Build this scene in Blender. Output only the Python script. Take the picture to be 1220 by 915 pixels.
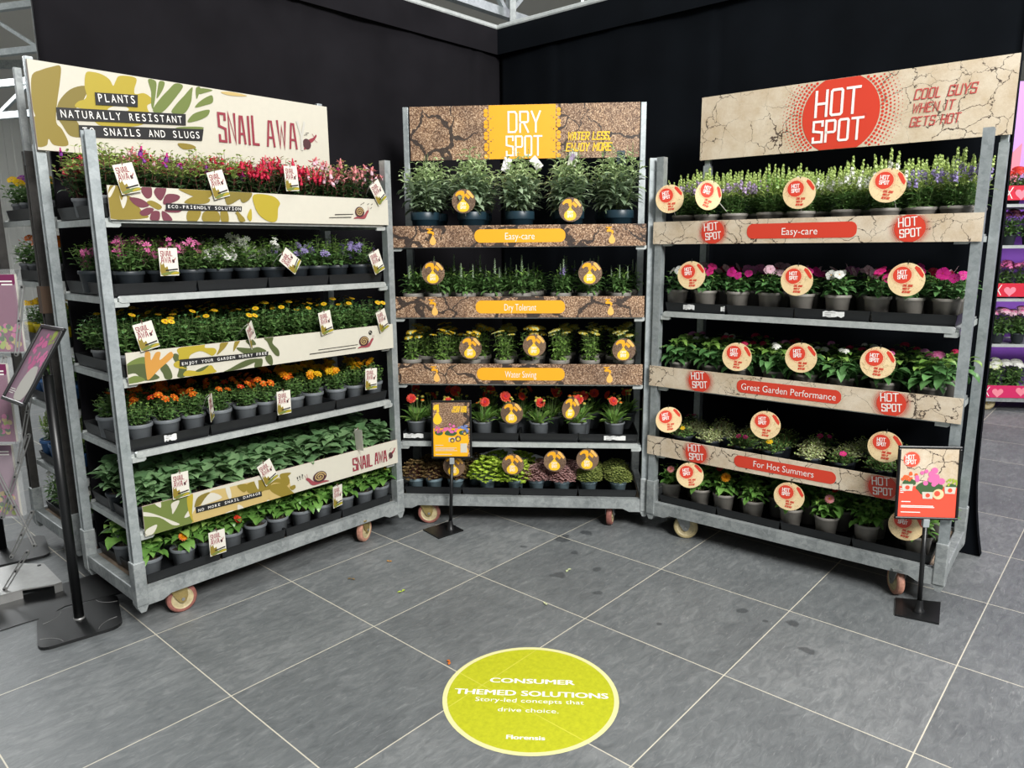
import bpy, bmesh, math, random
from mathutils import Vector, Matrix, Quaternion, Euler
from mathutils.geometry import tessellate_polygon

for _o in list(bpy.data.objects):
    bpy.data.objects.remove(_o, do_unlink=True)
SC = bpy.context.scene
COL = SC.collection
PI = math.pi

# ------------------------------------------------------------------ camera
cd = bpy.data.cameras.new('camera')
cam = bpy.data.objects.new('camera', cd)
COL.objects.link(cam)
cd.sensor_fit = 'HORIZONTAL'
cd.sensor_width = 36.0
cd.lens = 859.36 / 1220 * 36.0
cd.clip_start = 0.05
cd.clip_end = 200
cam.matrix_world = (Matrix.Translation((0, 0, 1.4907)) @ Matrix.Rotation(PI/2 - 0.1894, 4, 'X')
                    @ Matrix.Rotation(-0.0084, 4, 'Z'))
SC.camera = cam

# ------------------------------------------------------------------ light: overcast daylight through a glass roof
vs = SC.view_settings
vs.view_transform = 'Standard'
vs.look = 'None'
vs.gamma = 1.0
vs.use_curve_mapping = False
vs.exposure = -0.06
w = bpy.data.worlds.new('overcast_sky')
SC.world = w
w.use_nodes = True
w.node_tree.nodes['Background'].inputs[0].default_value = (0.93, 0.97, 1.0, 1)
w.node_tree.nodes['Background'].inputs[1].default_value = 0.21

def area(name, loc, target, sx, sy, power, col=(1, 1, 1)):
    d = bpy.data.lights.new(name, 'AREA')
    d.shape = 'RECTANGLE'
    d.size = sx
    d.size_y = sy
    d.energy = power
    d.color = col
    o = bpy.data.objects.new(name, d)
    COL.objects.link(o)
    o.location = loc
    o.rotation_euler = (Vector(target) - Vector(loc)).to_track_quat('-Z', 'Y').to_euler()
    return o

area('skylight_main', (3.2, -2.6, 5.3), (0.05, 3.2, 0.6), 2.8, 2.0, 1000, (1.0, 0.985, 0.96))
area('skylight_over_display', (0.6, 3.0, 6.4), (0.3, 3.0, 0), 3.0, 2.0, 160, (1.0, 0.99, 0.97))
area('skylight_aisle', (-8.6, 8.4, 4.9), (-4.6, 6.6, 0), 3.0, 2.6, 650, (0.97, 0.99, 1.0))
area('skylight_side', (5.6, 4.6, 5.2), (4.3, 6.2, 0.8), 2.0, 2.0, 150, (1.0, 0.93, 1.0))

# ------------------------------------------------------------------ materials
MATS = {}

def S(h):
    h = h.lstrip('#')
    r = []
    for i in (0, 2, 4):
        c = int(h[i:i+2], 16) / 255
        r.append(c / 12.92 if c <= 0.04045 else ((c + 0.055) / 1.055) ** 2.4)
    return (r[0], r[1], r[2], 1)

def newmat(name):
    m = bpy.data.materials.new(name)
    m.use_nodes = True
    MATS[name] = m
    nt = m.node_tree
    return m, nt, nt.nodes['Principled BSDF']

def N(nt, typ, **kw):
    n = nt.nodes.new(typ)
    for k, v in kw.items():
        if k.startswith('_'):
            setattr(n, k[1:], v)
        else:
            n.inputs[k].default_value = v
    return n

def L(nt, a, b):
    nt.links.new(a, b)

def ramp(nt, fac, stops):
    r = nt.nodes.new('ShaderNodeValToRGB')
    el = r.color_ramp.elements
    el[0].position, el[0].color = stops[0]
    el[1].position, el[1].color = stops[1]
    for p, c in stops[2:]:
        e = el.new(p)
        e.color = c
    L(nt, fac, r.inputs[0])
    return r

def mixc(nt, fac, a, b):
    m = nt.nodes.new('ShaderNodeMix')
    m.data_type = 'RGBA'
    for sock, v in ((m.inputs[0], fac), (m.inputs[6], a), (m.inputs[7], b)):
        if hasattr(v, 'links') or hasattr(v, 'is_linked'):
            L(nt, v, sock)
        else:
            sock.default_value = v
    return m.outputs[2]

def math_(nt, op, a, b=0.0, clamp=False):
    m = nt.nodes.new('ShaderNodeMath')
    m.operation = op
    m.use_clamp = clamp
    for sock, v in ((m.inputs[0], a), (m.inputs[1], b)):
        if hasattr(v, 'is_linked'):
            L(nt, v, sock)
        else:
            sock.default_value = v
    return m.outputs[0]

def objcoord(nt, rand=False, obj=None):
    t = nt.nodes.new('ShaderNodeTexCoord')
    if obj:
        t.object = obj
    out = t.outputs['Object']
    if rand:
        oi = nt.nodes.new('ShaderNodeObjectInfo')
        v = N(nt, 'ShaderNodeVectorMath', _operation='SCALE')
        v.inputs[0].default_value = (37.0, 11.0, 23.0)
        L(nt, oi.outputs['Random'], v.inputs['Scale'])
        a = N(nt, 'ShaderNodeVectorMath', _operation='ADD')
        L(nt, out, a.inputs[0])
        L(nt, v.outputs[0], a.inputs[1])
        out = a.outputs[0]
    return out

def plain(name, hexc, rough=0.5, metal=0.0, spec=0.5, var=0.0, vscale=30, bump=0.0):
    m, nt, b = newmat(name)
    b.inputs['Base Color'].default_value = S(hexc)
    b.inputs['Roughness'].default_value = rough
    b.inputs['Metallic'].default_value = metal
    b.inputs['Specular IOR Level'].default_value = spec
    if var or bump:
        co = objcoord(nt)
        n = N(nt, 'ShaderNodeTexNoise', Scale=vscale, Detail=5.0, Roughness=0.6)
        L(nt, co, n.inputs['Vector'])
        if var:
            c = S(hexc)
            r = ramp(nt, n.outputs['Fac'], [(0.3, tuple(x * (1 - var) for x in c[:3]) + (1,)), (0.7, tuple(min(1, x * (1 + var)) for x in c[:3]) + (1,))])
            L(nt, r.outputs[0], b.inputs['Base Color'])
        if bump:
            bp = N(nt, 'ShaderNodeBump', Strength=bump, Distance=0.002)
            L(nt, n.outputs['Fac'], bp.inputs['Height'])
            L(nt, bp.outputs[0], b.inputs['Normal'])
    return m

def galvanised(name, lo, hi, rough, metal):
    m, nt, b = newmat(name)
    co = objcoord(nt)
    v = N(nt, 'ShaderNodeTexVoronoi', Scale=55.0)
    L(nt, co, v.inputs['Vector'])
    n = N(nt, 'ShaderNodeTexNoise', Scale=9.0, Detail=6.0, Roughness=0.7)
    L(nt, co, n.inputs['Vector'])
    n2 = N(nt, 'ShaderNodeTexNoise', Scale=160.0, Detail=3.0)
    L(nt, co, n2.inputs['Vector'])
    sep = N(nt, 'ShaderNodeSeparateColor')
    L(nt, v.outputs['Color'], sep.inputs[0])
    f = math_(nt, 'MULTIPLY', sep.outputs[0], 0.14)
    f = math_(nt, 'ADD', f, math_(nt, 'MULTIPLY', n.outputs['Fac'], 0.70))
    f = math_(nt, 'ADD', f, math_(nt, 'MULTIPLY', n2.outputs['Fac'], 0.2))
    r = ramp(nt, f, [(0.3, S(lo)), (0.75, S(hi))])
    L(nt, r.outputs[0], b.inputs['Base Color'])
    b.inputs['Metallic'].default_value = metal
    b.inputs['Roughness'].default_value = rough
    bp = N(nt, 'ShaderNodeBump', Strength=0.15, Distance=0.001)
    L(nt, n2.outputs['Fac'], bp.inputs['Height'])
    L(nt, bp.outputs[0], b.inputs['Normal'])
    return m

galvanised('galvanised_steel', '#8d9698', '#c3cacb', 0.42, 0.55)
galvanised('bright_zinc', '#a9b0ae', '#d5d9d6', 0.4, 0.4)
galvanised('weathered_zinc', '#73797a', '#b4b9b8', 0.55, 0.35)
galvanised('dark_post_metal', '#2b2a29', '#4a4744', 0.5, 0.3)
plain('plywood', '#8b7a68', 0.8, var=0.25, vscale=18)
plain('caster_yellow_zinc', '#a3905c', 0.45, 0.5, var=0.2)
plain('caster_grey_zinc', '#8e9190', 0.45, 0.5, var=0.2)
plain('wheel_hub_cream', '#b9ab84', 0.55, var=0.2, vscale=60)
plain('wheel_tyre_red', '#8f5a50', 0.6, var=0.25, vscale=60)
plain('wheel_tyre_pink', '#b5836f', 0.6, var=0.25, vscale=60)
plain('wheel_tyre_cream', '#a99a70', 0.6, var=0.2, vscale=60)
plain('tray_black', '#17191b', 0.45, var=0.15)
plain('pot_grey', '#6d7276', 0.5, var=0.06)
plain('pot_taupe', '#827e77', 0.55, var=0.06)
plain('pot_anthracite', '#2d3338', 0.45, var=0.08)
plain('pot_blue_black', '#1f3540', 0.4, var=0.08)
plain('pot_stone_blue', '#6d8088', 0.5, var=0.12)
plain('pot_light_grey', '#85888b', 0.5, var=0.06)
plain('pot_blue', '#3f6aa0', 0.45)
plain('pot_yellow', '#d8c21c', 0.45)
plain('soil', '#3a2b22', 0.95, var=0.5, vscale=150, bump=0.6)
plain('paper_label_white', '#d9dad8', 0.7, var=0.1, vscale=90)
plain('card_white', '#d8d4c8', 0.5)
plain('board_cream', '#c6c2b3', 0.45, var=0.02)
plain('board_edge', '#b59f92', 0.7)
plain('black_plastic', '#101112', 0.35)
plain('black_powder_steel', '#121314', 0.38, var=0.1, vscale=8)
plain('brushed_silver', '#9c9c9a', 0.4, 0.6, var=0.08)
plain('clear_clip', '#9aa0a2', 0.3)
plain('stake_white', '#cfcdc4', 0.5)
plain('lettering_white', '#f1efe9', 0.5)
plain('lettering_black', '#1a1a1c', 0.5)
plain('brown_tape', '#5a4636', 0.6)
for nm, hx in dict(olive='#85742a', oliveD='#7a6c2c', yellow='#a8962c', green='#68763a', greenD='#4c5630', maroon='#6a3440', orange='#c08a3e',
                   tan='#bda56a', cream='#c9c5b6', black='#1b1b1c', line='#2a2826', logo_maroon='#8c3340', shell='#4a2c30', snail='#8f4148',
                   faded_grey='#bfbdb4', amber='#f0a91f', amber_pale='#f0b860', hot_red='#cf3f2b', hot_red_dim='#bf4a48', poster_red='#e8503a',
                   poster_amber='#f5b012', soil_yellow='#e0a920', pink_ink='#c45a8e', sign_crimson='#d2203a', sign_pink='#ee8a9a', leaflet_mauve='#8d6f80',
                   leaflet_pink='#7a2f58', photo_green='#3c5b34', photo_pink='#d86aa0', photo_orange='#e5602e', photo_lime='#9aad3c', photo_white='#e6dfe4',
                   photo_blue='#6c7fb5', tag_yellow='#f2c22a').items():
    plain('ink_' + nm, hx, 0.45)

def curtain_mat(name, hexc):
    m, nt, b = newmat(name)
    co = objcoord(nt)
    n = N(nt, 'ShaderNodeTexNoise', Scale=3.0, Detail=4.0)
    L(nt, co, n.inputs['Vector'])
    c = S(hexc)
    r = ramp(nt, n.outputs['Fac'], [(0.3, tuple(x * 0.8 for x in c[:3]) + (1,)), (0.7, tuple(x * 1.2 for x in c[:3]) + (1,))])
    L(nt, r.outputs[0], b.inputs['Base Color'])
    b.inputs['Roughness'].default_value = 0.9
    b.inputs['Specular IOR Level'].default_value = 0.05
    b.inputs['Sheen Weight'].default_value = 0.0
    b.inputs['Sheen Roughness'].default_value = 0.5
    wv = N(nt, 'ShaderNodeTexNoise', Scale=260.0, Detail=2.0)
    L(nt, co, wv.inputs['Vector'])
    bp = N(nt, 'ShaderNodeBump', Strength=0.2, Distance=0.001)
    L(nt, wv.outputs['Fac'], bp.inputs['Height'])
    L(nt, bp.outputs[0], b.inputs['Normal'])
    return m
curtain_mat('black_molton', '#1a191c')
curtain_mat('black_molton_shaded', '#0c0f13')  # same black cloth, bluer, with the shade on the second curtain painted in

def cracked(name, base, stain, dark, scale, wid):
    m, nt, b = newmat(name)
    co = objcoord(nt, True)
    n0 = N(nt, 'ShaderNodeTexNoise', Scale=9.0, Detail=5.0, Roughness=0.6)
    L(nt, co, n0.inputs['Vector'])
    sub = N(nt, 'ShaderNodeVectorMath', _operation='SCALE', Scale=0.12)
    L(nt, n0.outputs['Color'], sub.inputs[0])
    ad = N(nt, 'ShaderNodeVectorMath', _operation='ADD')
    L(nt, co, ad.inputs[0])
    L(nt, sub.outputs[0], ad.inputs[1])
    v = N(nt, 'ShaderNodeTexVoronoi', Scale=scale, _feature='DISTANCE_TO_EDGE')
    L(nt, ad.outputs[0], v.inputs['Vector'])
    v2 = N(nt, 'ShaderNodeTexVoronoi', Scale=scale * 2.6, _feature='DISTANCE_TO_EDGE')
    L(nt, ad.outputs[0], v2.inputs['Vector'])
    n1 = N(nt, 'ShaderNodeTexNoise', Scale=4.0, Detail=2.0)
    L(nt, co, n1.inputs['Vector'])
    th = math_(nt, 'MULTIPLY', math_(nt, 'SUBTRACT', n1.outputs['Fac'], 0.30, True), wid * 4)
    k1 = math_(nt, 'LESS_THAN', v.outputs['Distance'], th)
    th2 = math_(nt, 'MULTIPLY', math_(nt, 'SUBTRACT', n1.outputs['Fac'], 0.5, True), wid * 2.4)
    k2 = math_(nt, 'LESS_THAN', v2.outputs['Distance'], th2)
    k = math_(nt, 'MAXIMUM', k1, math_(nt, 'MULTIPLY', k2, 0.7))
    n2 = N(nt, 'ShaderNodeTexNoise', Scale=7.0, Detail=8.0, Roughness=0.75)
    L(nt, co, n2.inputs['Vector'])
    r = ramp(nt, n2.outputs['Fac'], [(0.35, S(stain)), (0.62, S(base))])
    n3 = N(nt, 'ShaderNodeTexNoise', Scale=350.0, Detail=2.0)
    L(nt, co, n3.inputs['Vector'])
    c = mixc(nt, math_(nt, 'MULTIPLY', math_(nt, 'SUBTRACT', n3.outputs['Fac'], 0.5, True), 0.9), r.outputs[0], S('#7d6b52'))
    c = mixc(nt, k, c, S(dark))
    L(nt, c, b.inputs['Base Color'])
    b.inputs['Roughness'].default_value = 0.5
    return m
cracked('print_cracked_sand', '#d6c9b4', '#bfab8e', '#4f4238', 9.0, 0.0125)
cracked('print_cracked_sand_card', '#e6cfa2', '#dbc090', '#b0946a', 26.0, 0.010)

def soilprint(name, crack=True, sc=1.0, dk=1.0):
    m, nt, b = newmat(name)
    co = objcoord(nt, True)
    n = N(nt, 'ShaderNodeTexNoise', Scale=190.0 * sc, Detail=4.0, Roughness=0.75)
    L(nt, co, n.inputs['Vector'])
    r = ramp(nt, n.outputs['Fac'], [(0.36, S('#33251d')), (0.46, S('#6f5544')), (0.54, S('#a88a6c')), (0.63, S('#eadac4'))])
    nb = N(nt, 'ShaderNodeTexNoise', Scale=8.0, Detail=3.0)
    L(nt, co, nb.inputs['Vector'])
    shade = ramp(nt, nb.outputs['Fac'], [(0.35, (0.62 * dk, 0.55 * dk, 0.52 * dk, 1)), (0.65, (1.05 * dk, 0.95 * dk, 0.85 * dk, 1))])
    mx = nt.nodes.new('ShaderNodeMix')
    mx.data_type = 'RGBA'
    mx.blend_type = 'MULTIPLY'
    mx.inputs[0].default_value = 1.0
    L(nt, r.outputs[0], mx.inputs[6])
    L(nt, shade.outputs[0], mx.inputs[7])
    c = mx.outputs[2]
    if crack:
        sub = N(nt, 'ShaderNodeVectorMath', _operation='SCALE', Scale=0.22)
        n0 = N(nt, 'ShaderNodeTexNoise', Scale=7.0, Detail=5.0)
        L(nt, co, n0.inputs['Vector'])
        L(nt, n0.outputs['Color'], sub.inputs[0])
        ad = N(nt, 'ShaderNodeVectorMath', _operation='ADD')
        L(nt, co, ad.inputs[0])
        L(nt, sub.outputs[0], ad.inputs[1])
        v = N(nt, 'ShaderNodeTexVoronoi', Scale=4.6, _feature='DISTANCE_TO_EDGE')
        L(nt, ad.outputs[0], v.inputs['Vector'])
        n1 = N(nt, 'ShaderNodeTexNoise', Scale=3.0, Detail=2.0)
        L(nt, co, n1.inputs['Vector'])
        th = math_(nt, 'MULTIPLY', math_(nt, 'SUBTRACT', n1.outputs['Fac'], 0.32, True), 0.16)
        k = math_(nt, 'LESS_THAN', v.outputs['Distance'], th)
        c = mixc(nt, math_(nt, 'MULTIPLY', k, 0.92), c, S('#2b2320'))
    L(nt, c, b.inputs['Base Color'])
    b.inputs['Roughness'].default_value = 0.5
    return m
soilprint('print_dry_soil')
soilprint('print_soil_card', False, 2.0, 0.6)

def leafmat(name, a, bcol, rough=0.45, trans=0.22, tcol=None):
    m, nt, b = newmat(name)
    g = nt.nodes.new('ShaderNodeNewGeometry')
    co = objcoord(nt)
    n = N(nt, 'ShaderNodeTexNoise', Scale=45.0, Detail=2.0)
    L(nt, co, n.inputs['Vector'])
    f = math_(nt, 'ADD', math_(nt, 'MULTIPLY', g.outputs['Random Per Island'], 0.75), math_(nt, 'MULTIPLY', n.outputs['Fac'], 0.25))
    c = mixc(nt, f, S(a), S(bcol))
    L(nt, c, b.inputs['Base Color'])
    b.inputs['Roughness'].default_value = rough
    b.inputs['Specular IOR Level'].default_value = 0.4
    if trans:
        t = nt.nodes.new('ShaderNodeBsdfTranslucent')
        if tcol:
            t.inputs[0].default_value = S(tcol)
        else:
            L(nt, c, t.inputs[0])
        ms = nt.nodes.new('ShaderNodeMixShader')
        ms.inputs[0].default_value = trans
        L(nt, b.outputs[0], ms.inputs[1])
        L(nt, t.outputs[0], ms.inputs[2])
        L(nt, ms.outputs[0], nt.nodes['Material Output'].inputs[0])
    return m
for nm, a, b_ in [('deep', '#3a5431', '#5c7a4c'), ('tip', '#93ad58', '#b9cb78'), ('fresh', '#648c3e', '#96b85e'), ('mid', '#4b6e3a', '#779e5a'), ('grey', '#72886a', '#a3b694'),
                  ('sagetip', '#a3bd80', '#c4d5a4'), ('mint', '#587d52', '#8db07c'), ('bold', '#528038', '#82b058'), ('dark', '#2c4226', '#4a6640'), ('lime', '#9dbd34', '#c8dd60'),
                  ('rose', '#a87e7a', '#cba8a4'), ('moss', '#7d8c46', '#a2aa64'), ('bronze', '#6c5838', '#927c52'), ('cream', '#b6c486', '#dde4b6'), ('glossy', '#426b3a', '#72a262')]:
    leafmat('leaf_' + nm, a, b_, 0.32 if nm in ('glossy', 'mint', 'bold') else 0.42)
plain('stem_green', '#5f7440', 0.6)
plain('stem_red', '#6b4038', 0.6)
for nm, a, b_ in [('magenta', '#c2187e', '#e03a9a'), ('purple', '#7a2f92', '#9a48ae'), ('violet', '#8576ae', '#a89bcb'), ('crimson', '#c21538', '#e2375a'), ('salmon', '#dd6b78', '#f0a8a6'),
                  ('pink', '#d95c9c', '#ee8fc0'), ('hotpink', '#e01f7c', '#f5479c'), ('lilac', '#b49ac8', '#cdb6dc'), ('white', '#e4e4dc', '#f4f4ee'), ('yellow', '#e6b416', '#f5cf2c'),
                  ('amber', '#e38e12', '#f4b01c'), ('orange', '#dc6212', '#f0842a'), ('scarlet', '#c9241c', '#e64a34'), ('redorange', '#d9361e', '#f06038'), ('straw', '#c8b53e', '#e2d266'),
                  ('palepink', '#e3b3c4', '#f0d0da'), ('rubine', '#a3123e', '#c4285a'), ('blush', '#e48a90', '#f2b3b0'), ('wine', '#3a1524', '#5a2038'), ('mauve', '#c06aa8', '#dc92c8')]:
    leafmat('petal_' + nm, a, b_, 0.55, 0.3)
plain('flower_eye_brown', '#a8701a', 0.8)
plain('flower_eye_gold', '#d8a01a', 0.8)
plain('flower_eye_red', '#a51d3a', 0.8)
plain('flower_eye_green', '#9fb04a', 0.8)

# acrylic
m, nt, b = newmat('clear_acrylic')
b.inputs['Base Color'].default_value = (0.92, 0.94, 0.94, 1)
b.inputs['Roughness'].default_value = 0.05
b.inputs['Transmission Weight'].default_value = 0.0
b.inputs['Alpha'].default_value = 0.09

# translucent roof sheets and wall sheets
m, nt, b = newmat('roof_sheet')
b.inputs['Base Color'].default_value = S('#cfccc2')
b.inputs['Roughness'].default_value = 0.7
t = nt.nodes.new('ShaderNodeBsdfTranslucent')
t.inputs[0].default_value = S('#cfccc2')
ms = nt.nodes.new('ShaderNodeMixShader')
ms.inputs[0].default_value = 0.55
L(nt, b.outputs[0], ms.inputs[1])
L(nt, t.outputs[0], ms.inputs[2])
L(nt, ms.outputs[0], nt.nodes['Material Output'].inputs[0])
plain('wall_sheet', '#d2d4d1', 0.6)
plain('purple_panel', '#8a4fc0', 0.6)
plain('lilac_board', '#c99be8', 0.6)

# ------------------------------------------------------------------ slate tile floor
FLOOR_O = (-1.4095, 2.6039)
FLOOR_YAW = 0.8417
TILE = 0.6014

def tile_mask(nt, co, half):
    sep = nt.nodes.new('ShaderNodeSeparateXYZ')
    L(nt, co, sep.inputs[0])
    outs, cells = [], []
    for ax in (0, 1):
        q = math_(nt, 'DIVIDE', sep.outputs[ax], TILE)
        q = math_(nt, 'ADD', q, 0.5)
        cells.append(math_(nt, 'FLOOR', q))
        fr = math_(nt, 'FRACT', q)
        d = math_(nt, 'ABSOLUTE', math_(nt, 'SUBTRACT', fr, 0.5))
        outs.append(d)
    return outs, sep

def floor_material(fl):
    m, nt, b = newmat('slate_tiles')
    co = objcoord(nt, obj=fl)
    sep = nt.nodes.new('ShaderNodeSeparateXYZ')
    L(nt, co, sep.inputs[0])
    ds, cs = [], []
    for ax in (0, 1):
        q = math_(nt, 'DIVIDE', sep.outputs[ax], TILE)
        cs.append(math_(nt, 'FLOOR', q))
        fr = math_(nt, 'FRACT', q)
        d = math_(nt, 'SUBTRACT', 0.5, math_(nt, 'ABSOLUTE', math_(nt, 'SUBTRACT', fr, 0.5)))
        ds.append(d)
    dmin = math_(nt, 'MINIMUM', ds[0], ds[1])
    grout = math_(nt, 'LESS_THAN', dmin, 0.0034)
    cell = nt.nodes.new('ShaderNodeCombineXYZ')
    L(nt, cs[0], cell.inputs[0])
    L(nt, cs[1], cell.inputs[1])
    wn = nt.nodes.new('ShaderNodeTexWhiteNoise')
    wn.noise_dimensions = '2D'
    L(nt, cell.outputs[0], wn.inputs['Vector'])
    # per-tile offset so that each slab has its own grain
    off = N(nt, 'ShaderNodeVectorMath', _operation='SCALE', Scale=13.0)
    L(nt, wn.outputs['Color'], off.inputs[0])
    ad = N(nt, 'ShaderNodeVectorMath', _operation='ADD')
    L(nt, co, ad.inputs[0])
    L(nt, off.outputs[0], ad.inputs[1])
    mp = N(nt, 'ShaderNodeMapping')
    mp.inputs['Scale'].default_value = (6.0, 14.0, 1.0)
    mp.inputs['Rotation'].default_value = (0, 0, 0.5)
    L(nt, ad.outputs[0], mp.inputs['Vector'])
    n1 = N(nt, 'ShaderNodeTexNoise', Scale=2.2, Detail=9.0, Roughness=0.68, Distortion=0.9)
    L(nt, mp.outputs[0], n1.inputs['Vector'])
    n2 = N(nt, 'ShaderNodeTexNoise', Scale=2.6, Detail=3.0)
    L(nt, ad.outputs[0], n2.inputs['Vector'])
    mp2 = N(nt, 'ShaderNodeMapping')
    mp2.inputs['Scale'].default_value = (10.0, 60.0, 1.0)
    mp2.inputs['Rotation'].default_value = (0, 0, 0.9)
    L(nt, ad.outputs[0], mp2.inputs['Vector'])
    n3 = N(nt, 'ShaderNodeTexNoise', Scale=1.6, Detail=4.0, Distortion=1.6)
    L(nt, mp2.outputs[0], n3.inputs['Vector'])
    f = math_(nt, 'ADD', math_(nt, 'MULTIPLY', n1.outputs['Fac'], 0.62), math_(nt, 'MULTIPLY', n2.outputs['Fac'], 0.28))
    f = math_(nt, 'ADD', f, math_(nt, 'MULTIPLY', wn.outputs['Value'], 0.10))
    r = ramp(nt, f, [(0.30, S('#505456')), (0.50, S('#666a6b')), (0.70, S('#828585'))])
    scr = math_(nt, 'MULTIPLY', math_(nt, 'SUBTRACT', n3.outputs['Fac'], 0.60, True), 4.0, True)
    c = mixc(nt, math_(nt, 'MULTIPLY', scr, 0.55), r.outputs[0], S('#a2a4a3'))
    # damp footprints and drips left on the slabs
    stains = [(0.254, 3.512, .10), (0.205, 3.096, .085), (0.394, 3.154, .06), (0.366, 2.921, .055), (0.58, 2.654, .03), (0.943, 2.75, .05), (1.011, 2.667, .02),
              (1.113, 2.652, .06), (1.093, 2.451, .065), (0.392, 3.586, .07), (0.05, 3.42, .035), (0.30, 3.34, .05), (0.72, 2.92, .02)]
    acc = None
    ng = N(nt, 'ShaderNodeTexNoise', Scale=22.0, Detail=3.0)
    L(nt, co, ng.inputs['Vector'])
    ca, sa = math.cos(-FLOOR_YAW), math.sin(-FLOOR_YAW)
    for (x, y, rr) in stains:
        dx, dy = x - FLOOR_O[0], y - FLOOR_O[1]
        lx, ly = ca * dx - sa * dy, sa * dx + ca * dy
        dv = N(nt, 'ShaderNodeVectorMath', _operation='DISTANCE')
        L(nt, co, dv.inputs[0])
        dv.inputs[1].default_value = (lx, ly, 0)
        q = math_(nt, 'SUBTRACT', 1.0, math_(nt, 'DIVIDE', dv.outputs['Value'], rr * 0.8), True)
        acc = q if acc is None else math_(nt, 'MAXIMUM', acc, q)
    st = math_(nt, 'MULTIPLY', math_(nt, 'SUBTRACT', math_(nt, 'ADD', math_(nt, 'MULTIPLY', acc, 0.7), math_(nt, 'MULTIPLY', ng.outputs['Fac'], 1.0)), 0.80, True), 9.0, True)
    inside = math_(nt, 'GREATER_THAN', acc, 0.02)
    st = math_(nt, 'MULTIPLY', math_(nt, 'MULTIPLY', st, inside), 0.62)
    c = mixc(nt, st, c, S('#34373a'))
    c = mixc(nt, grout, c, S('#c4bfae'))
    L(nt, c, b.inputs['Base Color'])
    rr = math_(nt, 'ADD', 0.42, math_(nt, 'MULTIPLY', n1.outputs['Fac'], 0.2))
    rr = math_(nt, 'SUBTRACT', rr, math_(nt, 'MULTIPLY', st, 0.25))
    L(nt, rr, b.inputs['Roughness'])
    hgt = math_(nt, 'SUBTRACT', math_(nt, 'ADD', n1.outputs['Fac'], math_(nt, 'MULTIPLY', n3.outputs['Fac'], 0.25)), math_(nt, 'MULTIPLY', grout, 0.5))
    bp = N(nt, 'ShaderNodeBump', Strength=0.35, Distance=0.006)
    L(nt, hgt, bp.inputs['Height'])
    L(nt, bp.outputs[0], b.inputs['Normal'])
    return m

def sticker_material(fl):
    m, nt, b = newmat('sticker_lime')
    co = objcoord(nt, obj=fl)
    sep = nt.nodes.new('ShaderNodeSeparateXYZ')
    L(nt, co, sep.inputs[0])
    ds = []
    for ax in (0, 1):
        fr = math_(nt, 'FRACT', math_(nt, 'DIVIDE', sep.outputs[ax], TILE))
        ds.append(math_(nt, 'SUBTRACT', 0.5, math_(nt, 'ABSOLUTE', math_(nt, 'SUBTRACT', fr, 0.5))))
    g = math_(nt, 'LESS_THAN', math_(nt, 'MINIMUM', ds[0], ds[1]), 0.003)
    n = N(nt, 'ShaderNodeTexNoise', Scale=55.0, Detail=6.0, Roughness=0.7)
    L(nt, co, n.inputs['Vector'])
    r = ramp(nt, n.outputs['Fac'], [(0.3, S('#a4a812')), (0.7, S('#bcbf1e'))])
    c = mixc(nt, math_(nt, 'MULTIPLY', g, 0.5), r.outputs[0], S('#d2d058'))
    L(nt, c, b.inputs['Base Color'])
    b.inputs['Roughness'].default_value = 0.5
    bp = N(nt, 'ShaderNodeBump', Strength=0.2, Distance=0.002)
    L(nt, n.outputs['Fac'], bp.inputs['Height'])
    L(nt, bp.outputs[0], b.inputs['Normal'])
    return m
plain('sticker_rim', '#d8d498', 0.5)
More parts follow.
